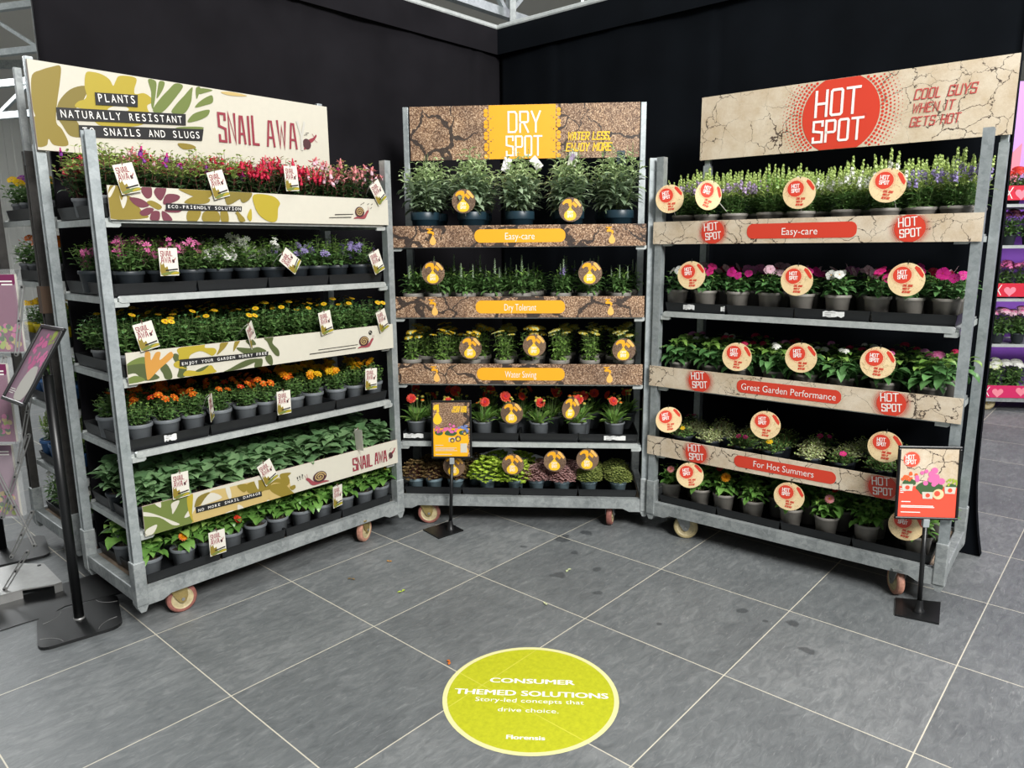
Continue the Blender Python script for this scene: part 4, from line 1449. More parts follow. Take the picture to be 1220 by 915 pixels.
text_into(tx, 'o', .790 - u0, 2.084 - z0, .012, .011, 'ink_hot_red_dim', -.003)
tx.build('lettering', ban)
tx = MB()
strokes(tx, 'COOL GUYS', .992 - u0, 2.122 - z0, .046, 'ink_hot_red_dim', -.003, wid=.236, th=.10, shear=.14)
strokes(tx, 'WHEN IT', .988 - u0, 2.064 - z0, .043, 'ink_hot_red_dim', -.003, wid=.162, th=.10, shear=.14)
strokes(tx, 'GETS HOT', .984 - u0, 2.006 - z0, .043, 'ink_hot_red_dim', -.003, wid=.192, th=.10, shear=.14)
o = tx.build('lettering', ban)
o['label'] = 'slanted thin red lettering'
for z1, hh, e1, e2, p0, p1, txt_, tw, lb in (
        (1.600, .108, .290, 1.120, .455, .923, 'Easy-care', .152, 'cracked-sand sign with two red emblems along the top shelf of the cracked-sand cart'),
        (.879, .104, .254, 1.112, .444, .914, 'Great Garden Performance', .425, 'cracked-sand sign with long red strip along the third shelf of the cracked-sand cart'),
        (.508, .100, .252, 1.108, .450, .919, 'For Hot Summers', .277, 'cracked-sand sign with red strip along the fourth shelf, just over the bottom deck')):
    u0, u1 = -.022, 1.368
    sg = board('shelf_sign', 'R', u0, u1, z1 - hh, z1, -.032, .006, 'print_cracked_sand', lb, group='shelf-edge signs of the cracked-sand cart', edge=None)
    for e in (e1, e2):
        mb = MB()
        halftone(mb, e - u0, hh * .5, .057, .055, -.0012, u1 - u0 - .001, hh - .001, rings=5, step=.0052, r0=.0024)
        strokes(mb, 'HOT', e - u0 - .040, hh * .5 + .004, .037, 'lettering_white', -.002, wid=.066, th=.11, rot=.10)
        strokes(mb, 'SPOT', e - u0 - .032, hh * .5 - .038, .034, 'lettering_white', -.002, wid=.074, th=.12, rot=.10)
        mb.build('emblem', sg)['label'] = 'round red dotted emblem with white letters'
    mb = MB()
    mb.flat(pill(p0 - u0, .021, p1 - u0, hh - .021, .027), -.0012, 'ink_hot_red')
    mb.build('word_strip', sg)['label'] = 'rounded red strip'
    tx = MB()
    text_into(tx, txt_, (p0 + p1) / 2 - u0, .036, tw, .032, 'lettering_white', -.002, bold=-.004)
    tx.build('lettering', sg)

# ------------------------------------------------------------------ stick-in tags
def snail_card():
    mb = MB()
    w_, h = .072, .106
    mb.box(-w_/2, 0, -h, w_/2, .0008, 0, 'card_white')
    p = MB()
    Q = lambda *a: [(-w_/2 + x * w_, -h + z * h) for x, z in a]
    p.flat(smooth_outline(Q((.04, .04), (.5, .04), (.45, .2), (.4, .34), (.28, .3), (.22, .46), (.12, .4), (.05, .5)), 3), -.0003, 'ink_olive')
    p.flat(smooth_outline(Q((.04, .04), (.96, .04), (.96, .14), (.6, .16), (.2, .10)), 3), -.0005, 'ink_green')
    p.flat(smooth_outline(Q((.55, .05), (.96, .06), (.94, .13), (.7, .12)), 3), -.0007, 'ink_yellow')
    p.flat(Q((.3, .17), (.95, .2), (.95, .255), (.3, .22)), -.0009, 'ink_black')
    strokes(p, 'SNAIL', -w_/2 + .11 * w_, -h + .70 * h, .2 * h, 'ink_logo_maroon', -.0006, wid=.62 * w_, th=.12)
    strokes(p, 'AWA', -w_/2 + .11 * w_, -h + .46 * h, .22 * h, 'ink_logo_maroon', -.0006, wid=.50 * w_, th=.12)
    flying_snail(p, .17 * w_, .40 * w_, -h + .45 * h, -h + .66 * h, -.0006)
    return mb.mesh('card'), p.mesh('printed_face')
def round_card(kind):
    r = .060 if kind == 'C' else .0675
    mb = MB()
    base = 'print_soil_card' if kind == 'C' else 'print_cracked_sand_card'
    mb.prism([(a, c - r) for a, c in circ(0, 0, r, n=40)], 0, .0008, base)
    p = MB()
    if kind == 'C':
        P = lambda a, b: (a * r, -r + b * r)
        p.flat(smooth_outline([P(*q) for q in ((-.05, .25), (.12, .02), (.42, -.3), (.44, -.6), (.25, -.82), (-.05, -.88), (-.35, -.82), (-.54, -.6), (-.52, -.3), (-.22, .02))], 4), -.0004, 'ink_tag_yellow')
        p.flat(smooth_outline([P(*q) for q in ((-.70, .52), (-.5, .78), (-.2, .86), (.05, .76), (.08, .28), (-.16, .28), (-.2, .5), (-.42, .54), (-.6, .4))], 3), -.0004, 'ink_amber')
        p.flat([P(*q) for q in ((.3, .9), (.5, .84), (.88, .36), (.76, .2), (.6, .36), (.24, .74))], -.0004, 'ink_amber_pale')
        p.flat([P(*q) for q in ((.22, .66), (.56, .34), (.42, .14), (.08, .48))], -.0005, 'ink_amber')
        strokes(p, 'DRY', -.26 * r, -r - .34 * r, .24 * r, 'lettering_white', -.0008, wid=.44 * r, th=.15)
        strokes(p, 'SPOT', -.28 * r, -r - .64 * r, .24 * r, 'lettering_white', -.0008, wid=.48 * r, th=.15)
    else:
        halftone2 = circ(-.24 * r, -r + .26 * r, .50 * r, .50 * r)
        p.flat(halftone2, -.0004, 'ink_hot_red')
        for k in range(3):
            n = 34
            for i in range(n):
                t = 2 * PI * (i + .5 * k) / n
                q = .50 + .045 * (k + 1)
                p.flat(circ(-.24 * r + q * r * math.cos(t), -r + .26 * r + q * r * math.sin(t), .022 * r * (1 - k * .25), n=6), -.0004, 'ink_hot_red')
        strokes(p, 'HOT', -.48 * r, -r + .28 * r, .26 * r, 'lettering_white', -.0008, wid=.46 * r, th=.14, rot=.08)
        strokes(p, 'SPOT', -.46 * r, -r + .0 * r, .24 * r, 'lettering_white', -.0008, wid=.50 * r, th=.15, rot=.08)
        p.flat([(a * r, -r + b * r) for a, b in ((.42, .84), (.62, .74), (.90, .34), (.86, .14), (.72, .24), (.36, .70))], -.0004, 'ink_hot_red')
        for i, (t_, wd) in enumerate((('COOL GUYS', .50), ('WHEN IT', .36), ('GETS HOT', .42))):
            strokes(p, t_, -.14 * r, -r - (.42 + .19 * i) * r, .14 * r, 'ink_hot_red', -.0008, wid=wd * r, th=.2, shear=.2)
    return mb.mesh('card'), p.mesh('printed_face')
CARDS = {'L': snail_card(), 'C': round_card('C'), 'R': round_card('R')}
TOPOFF = {'L': .053, 'C': .060, 'R': .0675}
# cart, shelf index, u, z of the card's middle, roll, yaw, plane offset
TAGS = {'L': [(0, .10, 1.746, -13, 0), (0, .452, 1.744, -15, 4), (0, .79, 1.788, -4, 8), (0, 1.270, 1.752, -34, 8),
              (1, .223, 1.440, 0, 0), (1, .763, 1.432, -54, 10), (1, 1.241, 1.418, -22, 6),
              (2, .11, 1.161, -12, -4), (2, .559, 1.120, -27, 38), (2, .925, 1.144, -9, 6), (2, 1.262, 1.126, -17, 12),
              (3, .346, .837, -7, 52), (3, .678, .803, 1, 4), (3, 1.172, .840, 3, 0),
              (4, .184, .541, 1, 6), (4, .574, .499, -22, 4), (4, 1.073, .545, 4, 84),
              (5, .315, .249, 0, 0), (5, .935, .288, 3, 18)],
        'C': [(0, .404, 1.714, 0, 0), (0, .944, 1.666, 0, 4), (1, .238, 1.356, 0, 0), (1, 1.045, 1.351, 0, 0), (2, .424, .965, 0, 0), (2, .76, .979, 0, 0), (2, 1.223, .958, 0, 0),
              (3, .638, .612, 0, 0), (3, .951, .642, 8, 38), (4, .319, .313, 0, 0), (4, .641, .327, 0, 0), (4, .868, .350, 0, 0), (4, 1.043, .361, 0, 0)],
        'R': [(0, .065, 1.708, -4, 18), (0, .264, 1.714, 22, 52), (0, .68, 1.705, 2, 8), (0, 1.027, 1.717, 10, 10), (1, .194, 1.343, 0, 10), (1, .694, 1.330, 3, 8), (1, 1.126, 1.343, 2, 6),
              (2, .441, .966, 6, 12), (2, .734, .988, 0, 8), (2, 1.048, .995, 6, 8), (3, .10, .609, -4, 42), (3, .594, .657, 4, 14), (3, 1.105, .639, 2, 4),
              (4, .227, .338, -6, 26), (4, .723, .335, 6, 10), (4, 1.213, .314, 8, 8)]}
KINDL = {'L': 'white snail-print card on a stick', 'C': 'round brown card with a yellow drop', 'R': 'round sand-coloured card with a red dot'}
TN = {'L': 'snail cards stuck among the plants', 'C': 'round drop cards stuck among the plants', 'R': 'round red-dot cards stuck among the plants'}
def place_tags():
    for c in 'LCR':
        count = {}
        plane = {'L': -.046, 'C': -.020, 'R': -.040}[c]
        zs = SH[c] + [BASE_Z]
        for (si, u, z, roll, yw) in TAGS[c]:
            k = count.get(si, 0)
            count[si] = k + 1
            zt = z + TOPOFF[c] * math.cos(math.radians(roll))
            ut = u + TOPOFF[c] * math.sin(math.radians(roll))
            if c == 'C' and si < 3: pl = -.036
            else: pl = plane
            extra = ''
            if abs(yw) > 80: extra = 'turned edge-on, '
            elif abs(yw) > 35: extra = 'half turned away, '
            elif abs(roll) > 30: extra = 'tipped far over, '
            lab = '%s, %s%s of the %s, %s from %s' % (KINDL[c], extra, SHN[c][si], CNAME[c], ordn(k), CEND[c])
            if len(lab.replace('-', '').split()) > 16:
                lab = '%s, %s%s, %s, %s along' % (KINDL[c].replace(' on a stick', '').replace('with a ', '').replace('round brown card yellow drop', 'round yellow-drop card').replace('round sand-coloured card red dot', 'round red-dot card'), extra, SHN[c][si], CNAME[c], ordn(k))
            root = ks(empty('plant_tag', at(c, ut, pl, zt), yaw(c), lab, 'plant tag', TN[c]))
            R_ = Matrix.Rotation(math.radians(yw), 4, 'Z') @ Matrix.Rotation(math.radians(roll), 4, 'Y')
            q = R_.to_quaternion()
            put('card', CARDS[c][0], root, (0, 0, 0), q)
            put('printed_face', CARDS[c][1], root, (0, 0, 0), q)
            mb = MB()
            zb = zs[si] + .075 - zt
            dv = .075 - pl
            drift = .02 * math.sin(k * 2.3 + si)
            if c == 'R' and (si, k) == (0, 1): drift = .06
            pts = [(0, .003, .004), (drift * .1, dv * .3, min(-.004, zb * .12)), (drift, dv, zb)] if c == 'L' else \
                  [(0, .004, -.02), (0, .006, -TOPOFF[c]), (drift * .5, dv * .5, min(-TOPOFF[c] * 1.8, zb * .55)), (drift, dv, zb)]
            mb.smooth = True
            mb.tube(pts, .0012 if c == 'L' else .0016, 'stake_white', 6)
            mb.build('stake', root)
            cb = MB()
            cb.tube([(0, -.001, -.006), (0, -.001, .008), (0, .004, .010)], .0015, 'stem_red' if c == 'L' else 'black_plastic', 5)
            cb.build('clip', root)
place_tags()
# ------------------------------------------------------------------ plants: leaves, flowers and pots
SHAPES = {'ovate': (0, .72, .98, .66, 0), 'lance': (0, .62, .95, .80, 0), 'heart': (.35, 1.0, .92, .5, 0), 'spoon': (0, .35, .75, 1.0, 0), 'strap': (.5, .9, 1.0, .8, 0)}
def leaf(mb, base, az, el, ln, wd, droop, mat, shape='ovate', fold=.22, roll=0.0):
    """one leaf blade, folded on its midrib and arching over"""
    mi = mb.mi(mat)
    b = len(mb.v)
    prof = SHAPES[shape]
    ca, sa = math.cos(az), math.sin(az)
    x, y, z = base
    n = 4
    e = el
    sx, sy, sz = -sa * math.cos(roll), ca * math.cos(roll), math.sin(roll)
    for k in range(n + 1):
        w_ = prof[k] * wd * .5
        # upward normal of the blade
        nx, ny, nz = -math.sin(e) * ca, -math.sin(e) * sa, math.cos(e)
        if k in (0, n):
            mb.v.append((x, y, z))
        else:
            for s in (-1, 1):
                mb.v.append((x + s * sx * w_ + nx * w_ * fold, y + s * sy * w_ + ny * w_ * fold, z + s * sz * w_ + nz * w_ * fold))
            mb.v.append((x, y, z))
        st = ln / n
        x += ca * math.cos(e) * st
        y += sa * math.cos(e) * st
        z += math.sin(e) * st
        e -= droop / n
    # indices: 0 | 1,2,3 | 4,5,6 | 7,8,9 | 10   (left, right, mid)
    s0 = mb.smooth
    mb.smooth = True
    mb.face([b, b + 3, b + 1], mi)
    mb.face([b, b + 2, b + 3], mi)
    for k in range(2):
        l, r, m_ = b + 1 + 3 * k, b + 2 + 3 * k, b + 3 + 3 * k
        mb.face([l, m_, m_ + 3, l + 3], mi)
        mb.face([m_, r, r + 3, m_ + 3], mi)
    mb.face([b + 7, b + 9, b + 10], mi)
    mb.face([b + 9, b + 8, b + 10], mi)
    mb.smooth = s0

def bush(mb, rng, n, height, spread, ln, wd, nodes, mat, tip=None, stem='stem_green', shape='ovate', el=.5, droop=1.0, z0=0.0, start=.25, tipn=1, pair=2, splay=.55, stemr=.0013, dome=.25, base_r=.018, tap=.5):
    """n stems fanning from the pot, leaves in pairs or whorls up each; returns the stem tips"""
    tips = []
    for i in range(n):
        fr = math.sqrt((i + .5) / n)
        az = i * 2.39996 + rng.uniform(-.3, .3)
        R_ = spread * fr * rng.uniform(.85, 1.1)
        H = height * (1 - dome * fr * fr) * rng.uniform(.88, 1.08)
        bx, by = base_r * fr * math.cos(az), base_r * fr * math.sin(az)
        P = []
        for k in range(6):
            t = k / 5
            r = base_r * fr + (R_ - base_r * fr) * (t ** (1 - .4 * splay))
            P.append((r * math.cos(az), r * math.sin(az), z0 + H * t ** (1 + splay * .35)))
        mb.smooth = True
        mb.tube(P, [stemr * (1 - .1 * k) for k in range(6)], stem, 4, False)
        ph = rng.uniform(0, PI)
        for j in range(nodes):
            t = start + (1 - start) * j / max(1, nodes - 1)
            q = t * 5
            k = min(4, int(q))
            f = q - k
            pos = tuple(P[k][a] + (P[k + 1][a] - P[k][a]) * f for a in range(3))
            sc = (1.0 if t < .6 else 1.0 - tap * (t - .6) / .4) * rng.uniform(.8, 1.12)
            mt = tip if (tip and j >= nodes - tipn) else mat
            for m_ in range(pair):
                a = ph + j * (PI / 2 if pair == 2 else 1.1) + m_ * 2 * PI / pair + rng.uniform(-.35, .35)
                leaf(mb, pos, a, el + (.5 * (t - .3)) + rng.uniform(-.25, .25), ln * sc, wd * sc, droop * rng.uniform(.6, 1.3), mt, shape, roll=rng.uniform(-.3, .3))
        tips.append((P[-1], az, fr))
    return tips

def petal(mb, M, az, r0, R_, wd, cup, mat, shape='spoon', curl=.4):
    """petal lying along +X of the flower's own frame, then turned by az"""
    tmp = MB()
    leaf(tmp, (r0 * math.cos(az), r0 * math.sin(az), 0), az, cup, R_, wd, curl, mat, shape, fold=.1)
    b = len(mb.v)
    mi = mb.mi(mat)
    mb.v += [tuple(M @ Vector(v)) for v in tmp.v] if M else tmp.v
    for f in tmp.f:
        mb.f.append([b + i for i in f])
        mb.m.append(mi)
        mb.sm.append(True)

def fl_daisy(rng, R_, n, wd, mat, eye, eyer, layers=1, cup=.15, mat2=None):
    mb = MB()
    for l in range(layers):
        for i in range(n):
            petal(mb, None, 2 * PI * (i + .5 * l) / n + rng.uniform(-.08, .08), eyer * .5, (R_ - eyer * .4) * (1 - .2 * l), wd * (1 - .1 * l), cup + .45 * l, mat2 if (mat2 and l) else mat)
    if eye:
        mb.smooth = True
        mb.lathe([(eyer, 0), (eyer * .9, eyer * .35), (eyer * .5, eyer * .6), (.0001, eyer * .65)], eye, 10)
    return mb.mesh('flower')

def fl_star(rng, R_, mat, eye):
    mb = MB()
    for i in range(5):
        petal(mb, None, 2 * PI * i / 5, .001, R_, R_ * 1.0, .12, mat, 'spoon', .35)
    mb.lathe([(R_ * .14, .0), (R_ * .10, .0016), (.0001, .0018)], eye, 8)
    return mb.mesh('flower')

def fl_fan(rng, R_, mat):
    mb = MB()
    for c in range(4):
        M = Matrix.Translation((rng.uniform(-.5, .5) * R_, rng.uniform(-.5, .5) * R_, rng.uniform(-.3, .3) * R_)) @ Euler((rng.uniform(-.5, .5), rng.uniform(-.5, .5), c * 1.6)).to_matrix().to_4x4()
        for i in range(5):
            petal(mb, M, -1.3 + 2.6 * i / 4, .001, R_ * .8, R_ * .30, .25, mat, 'spoon', .3)
    return mb.mesh('flower')

def fl_fuchsia(rng, R_, sep, cor):
    """hanging blossom: tube, four swept sepals, a skirt of petals and stamens"""
    mb = MB()
    mb.smooth = True
    mb.lathe([(.002, .012), (.0028, .004), (.0034, 0)], sep, 7)
    for i in range(4):
        petal(mb, Matrix.Rotation(0, 4, 'X'), PI / 2 * i + .2, .002, R_, R_ * .42, -.15, sep, 'ovate', -.9)
    mb.lathe([(.003, 0), (R_ * .26, -.005), (R_ * .32, -.011), (R_ * .26, -.016)], cor, 8)
    mb.tube([(0, 0, -.015), (.001, 0, -.03)], .0006, sep, 4)
    return mb.mesh('flower')

def fl_cluster(rng, R_, n, fr, mat, dome=.5, mat2=None):
    """rounded head of little star florets"""
    mb = MB()
    for i in range(n):
        t = math.sqrt((i + .5) / n)
        a = i * 2.39996
        d = Vector((t * math.cos(a), t * math.sin(a), 0))
        z = R_ * dome * math.sqrt(max(0, 1 - t * t)) * 1.6
        nn = Vector((d.x, d.y, .55 + (1 - t)))
        M = Matrix.Translation((d.x * R_, d.y * R_, z)) @ nn.to_track_quat('Z', 'Y').to_matrix().to_4x4()
        mt = mat2 if (mat2 and rng.random() < .3) else mat
        for k in range(5):
            petal(mb, M, 2 * PI * k / 5 + i, .0003, fr, fr * .62, .15, mt, 'ovate', .3)
    mb.tube([(0, 0, -.02), (0, 0, R_ * .2)], .0012, 'stem_green', 4)
    return mb.mesh('flower')

def fl_spike(rng, ln, r, n, mat, fr, gmat='leaf_tip', bare=.25):
    """upright flower spike: florets below, green buds towards the point"""
    mb = MB()
    mb.smooth = True
    mb.tube([(0, 0, -.01), (rng.uniform(-.004, .004), rng.uniform(-.004, .004), ln)], [.0014, .0007], 'stem_green', 4)
    for i in range(n):
        t = i / n
        a = i * 2.4
        rr = r * (1 - .65 * t)
        mt = mat if t < 1 - bare else gmat
        p = (0, 0, ln * (t * .97 + .03))
        if fr > 0:
            M = Matrix.Translation((rr * .6 * math.cos(a), rr * .6 * math.sin(a), p[2])) @ Vector((math.cos(a), math.sin(a), .35)).to_track_quat('Z', 'Y').to_matrix().to_4x4()
            k_ = fr * (1 - .5 * t)
            for k in range(4):
                petal(mb, M, PI / 2 * k + i, .0002, k_, k_ * .85, .1, mt, 'ovate', .2)
        else:
            leaf(mb, p, a, .9, rr * 1.5, rr * .7, .4, mt)
    return mb.mesh('flower_spike')

def fl_bud(r, mat, mat2='leaf_tip'):
    mb = MB()
    mb.smooth = True
    mb.lathe([(.0004, -r * .8), (r * .8, -r * .4), (r, 0), (r * .7, r * .5), (.0002, r * .7)], mat, 8, mats=[mat2, mat2, mat, mat])
    return mb.mesh('bud')

def pot_parts(r, h, mat, taper=.74, rim=.16, fluted=False):
    mb = MB()
    mb.smooth = False
    n = 24
    rb = r * taper
    rl = r - .0035
    zt = h
    rz = h * (1 - rim)
    prof = [(rb * .9, 0.0), (rb, .002), (rl - (rl - rb) * rim * .9, rz - .002), (r - .0008, rz), (r, rz + .003), (r, zt - .002), (r - .0012, zt), (r - .0042, zt), (r - .006, zt - .016)]
    mb.lathe(prof, mat, n)
    mb.sm = [True] * len(mb.f)
    b = len(mb.v)
    pm = mb.mesh('pot')
    sb = MB()
    sb.lathe([(r - .0058, zt - .016), (r * .6, zt - .011), (.0001, zt - .009)], 'soil', n)
    return pm, sb.mesh('soil')

POTS = {'grey': pot_parts(.0525, .092, 'pot_grey'), 'dark': pot_parts(.056, .088, 'pot_anthracite'), 'small': pot_parts(.045, .075, 'pot_light_grey'),
        'big': pot_parts(.076, .155, 'pot_blue_black', .8, .26), 'taupe': pot_parts(.056, .105, 'pot_taupe', .74, .12), 'taupe_wide': pot_parts(.060, .105, 'pot_taupe', .74, .12),
        'stone': pot_parts(.0485, .080, 'pot_stone_blue', .72, .2), 'greyc': pot_parts(.055, .100, 'pot_taupe', .74, .2), 'gail': pot_parts(.056, .098, 'pot_grey', .76, .1),
        'yellow': pot_parts(.055, .09, 'pot_yellow'), 'blue': pot_parts(.06, .11, 'pot_blue'), 'squat': pot_parts(.0525, .078, 'pot_anthracite')}
POTH = {'grey': .092, 'dark': .088, 'small': .075, 'big': .155, 'taupe': .105, 'taupe_wide': .105, 'stone': .080, 'greyc': .100, 'gail': .098, 'yellow': .09, 'blue': .11, 'squat': .078}

def qdir(d, roll=0.0):
    return Vector(d).to_track_quat('Z', 'Y') @ Quaternion((0, 0, 1), roll)

# every species returns (foliage mesh, [(part name, mesh, position, rotation, scale), ...]); positions count from the soil
FL = {}
def fmesh(key, fn):
    if key not in FL:
        FL[key] = fn(random.Random(hash(str(key).encode()) % 1000 if False else sum(map(ord, str(key)))))
    return FL[key]

def sp_fuchsia(rng, c):
    mb = MB()
    tips = bush(mb, rng, 22, .175, .082, .036, .019, 7, 'leaf_deep', 'leaf_tip', 'stem_red', 'ovate', .35, 1.0, tipn=3 if c in ('purple', 'green') else 1, dome=.35)
    fl = []
    sep, cor, n = {'purple': ('petal_magenta', 'petal_purple', 3), 'crimson': ('petal_crimson', 'petal_crimson', 30), 'salmon': ('petal_salmon', 'petal_palepink', 18), 'blush': ('petal_blush', 'petal_salmon', 18), 'green': ('petal_magenta', 'petal_purple', 1)}[c]
    m_ = fmesh(('fu', c), lambda r: fl_fuchsia(r, .020, sep, cor))
    for i in range(n):
        (p, az, fr) = tips[rng.randrange(len(tips))]
        t = rng.uniform(.72, 1.05)
        q = Quaternion((0, 0, 1), rng.uniform(0, 6)) @ Quaternion((1, 0, 0), rng.uniform(-.7, .7))
        fl.append(('flower', m_, (p[0] * rng.uniform(.9, 1.15) + rng.uniform(-.012, .012), p[1] * rng.uniform(.9, 1.15) + rng.uniform(-.012, .012), p[2] * t + .008), q, rng.uniform(.9, 1.25)))
    return mb, fl

def sp_fan(rng, c):
    mb = MB()
    tips = bush(mb, rng, 11, .135, .085, .042, .016, 7, 'leaf_mid', 'leaf_fresh', 'stem_green', 'spoon', .3, .9, dome=.4, tipn=3)
    m_ = fmesh(('fan', c), lambda r: fl_fan(r, .020, 'petal_' + c))
    fl = []
    for i in range(6):
        (p, az, fr) = tips[rng.randrange(len(tips))]
        t = rng.uniform(.45, .95)
        d = (math.cos(az) * .8, math.sin(az) * .8, .55)
        fl.append(('flower', m_, (p[0] * (.55 + .5 * t) + .010 * math.cos(az), p[1] * (.55 + .5 * t) + .010 * math.sin(az), p[2] * t + .006), qdir(d, rng.uniform(0, 6)), rng.uniform(.8, 1.15)))
    return mb, fl

def sp_creeping(rng, c):
    mb = MB()
    tips = bush(mb, rng, 24, .13, .085, .034, .018, 6, 'leaf_mid', 'leaf_glossy', 'stem_green', 'ovate', .35, .9, dome=.3)
    m_ = fmesh(('san', c), lambda r: fl_daisy(r, .0125, 11, .007, 'petal_yellow', 'flower_eye_brown', .0044))
    fl = []
    for i in range(rng.choice((2, 3, 4))):
        (p, az, fr) = tips[rng.randrange(len(tips))]
        fl.append(('flower', m_, (p[0] * 1.05, p[1] * 1.05, p[2] + .014), qdir((p[0] * 5, p[1] * 5 - .3, .8)), rng.uniform(.9, 1.15)))
    return mb, fl

def sp_bidens(rng, c):
    mb = MB()
    tips = bush(mb, rng, 16, .088, .055, .024, .015, 6, 'leaf_mid', 'leaf_fresh', 'stem_green', 'ovate', .4, 1.0, dome=.3)
    col = {'orange': ('petal_orange', 'petal_redorange'), 'amber': ('petal_amber', 'petal_orange'), 'yellow': ('petal_yellow', 'petal_amber')}[c]
    ms = [fmesh(('bid', c, k), lambda r, k=k: fl_daisy(r, .0165, 6, .0105, col[k], 'flower_eye_gold', .004, 2, .1)) for k in (0, 1)]
    fl = []
    ca = rng.uniform(0, 6)
    for i in range(rng.choice((6, 8, 9)) if c != 'orange' else rng.choice((2, 3, 4))):
        a, r = ca + rng.uniform(-1.4, 1.4), rng.uniform(.005, .045)
        fl.append(('flower', ms[0 if rng.random() < .72 else 1], (r * math.cos(a), r * math.sin(a), .083 + rng.uniform(0, .028)), qdir((math.cos(a) * .5, math.sin(a) * .5 - .35, .8), rng.uniform(0, 6)), rng.uniform(.9, 1.2)))
    return mb, fl

def sp_mint(rng, c):
    mb = MB()
    bush(mb, rng, 6, .110, .058, .088, .064, 4, 'leaf_mint', 'leaf_mint', 'stem_green', 'heart', .35, 1.25, dome=.25, start=.35, base_r=.02, tap=.15)
    return mb, []

def sp_lantana(rng, c):
    mb = MB()
    tips = bush(mb, rng, 6, .105, .052, .078, .046, 3, 'leaf_bold', 'leaf_fresh', 'stem_green', 'heart', .3, 1.7, dome=.3, start=.45, base_r=.02, tap=.2)
    fl = []
    if c != 'none':
        m_ = fmesh(('lan', c), lambda r: fl_daisy(r, .022, 12, .010, {'orange': 'petal_orange', 'scarlet': 'petal_scarlet', 'yellow': 'petal_yellow', 'amber': 'petal_amber'}[c], 'flower_eye_gold', .005, 4, .1, 'petal_amber' if c == 'orange' else 'petal_redorange' if c == 'scarlet' else None))
        fl.append(('flower', m_, (.0, -.052, .078 if c != 'yellow' else .11), qdir((.1, -.8, .6)), 1.0 if c != 'yellow' else .55))
    return mb, fl

def sp_sage(rng, c):
    mb = MB()
    tips = bush(mb, rng, 16, .285, .118, .092, .027, 9, 'leaf_grey', 'leaf_sagetip', 'stem_green', 'lance', .5, 1.5, dome=.32, start=.15, tipn=3, stemr=.002)
    m_ = fmesh(('sage', c), lambda r: fl_spike(r, .07, .008, 22, 'leaf_sagetip', 0, 'leaf_sagetip'))
    fl = []
    for i in sorted(rng.sample(range(8), 2)):
        p = tips[i][0]
        fl.append(('flower_spike', m_, (p[0], p[1], p[2] - .005), Quaternion(), rng.uniform(.8, 1.1)))
    return mb, fl

def sp_speedwell(rng, c):
    mb = MB()
    tips = bush(mb, rng, 8, .125, .055, .072, .019, 5, 'leaf_mid', 'leaf_fresh', 'stem_green', 'lance', .55, 1.5, dome=.3, start=.2)
    m_ = fmesh(('vero', c), lambda r: fl_spike(r, .085, .0085, 46, 'petal_violet' if c == 'violet' else 'leaf_grey', .0055, 'leaf_grey', .5))
    fl = []
    for i in sorted(rng.sample(range(5), 2)):
        p = tips[i][0]
        fl.append(('flower_spike', m_, (p[0], p[1], p[2] - .01), Quaternion(), rng.uniform(.7, 1.15)))
    return mb, fl

def sp_yarrow(rng, c):
    mb = MB()
    tips = bush(mb, rng, 12, .155, .050, .045, .014, 6, 'leaf_fresh', 'leaf_mid', 'stem_green', 'lance', .55, 1.6, dome=.12, start=.12, stemr=.0018)
    m_ = fmesh(('yar', c), lambda r: fl_cluster(r, .024, 34, .0055, 'petal_straw' if c == 'pale' else 'petal_yellow', .12, 'leaf_cream'))
    fl = []
    for i in rng.sample(range(12), 5):
        p = tips[i][0]
        fl.append(('flower', m_, (p[0] * 1.1, p[1] * 1.1, p[2] + .012), qdir((p[0] * 3, p[1] * 3 - .25, 1)), rng.uniform(.7, 1.2)))
    return mb, fl

def sp_blanket(rng, c):
    mb = MB()
    for i in range(34):
        a = i * 2.4
        leaf(mb, (.014 * math.cos(a), .014 * math.sin(a), 0), a, rng.uniform(.5, 1.35), rng.uniform(.075, .115), .020, rng.uniform(.4, 1.2), 'leaf_fresh' if i % 3 else 'leaf_bold', 'spoon', roll=rng.uniform(-.3, .3))
    mr = fmesh(('gai', 1), lambda r: fl_daisy(r, .029, 16, .011, 'petal_redorange', 'flower_eye_red', .008, 2, .1, 'petal_scarlet'))
    mbud = fmesh(('gbud', 1), lambda r: fl_bud(.009, 'petal_straw'))
    mbo = fmesh(('gbud', 2), lambda r: fl_bud(.010, 'petal_orange'))
    fl = []
    k = {'one': 1, 'two': 2, 'half': 1}[c]
    for i in range(8):
        a = rng.uniform(0, 6.28)
        r = rng.uniform(.015, .055)
        h = rng.uniform(.105, .15)
        p = (r * math.cos(a), r * math.sin(a), h)
        if i < k: p = (rng.uniform(-.025, .025), -.035 + rng.uniform(-.015, .02), h)
        mb.smooth = True
        mb.tube([(p[0] * .2, p[1] * .2, 0), (p[0] * .7, p[1] * .7, h * .6), p], .0014, 'stem_green', 4, False)
        if i < k:
            fl.append(('flower', mr, p, qdir((.1, -.8, .45), rng.uniform(0, 6)), rng.uniform(.9, 1.1)))
        else:
            fl.append(('bud', mbud if rng.random() < .75 else mbo, p, Quaternion(), rng.uniform(.8, 1.2)))
    return mb, fl

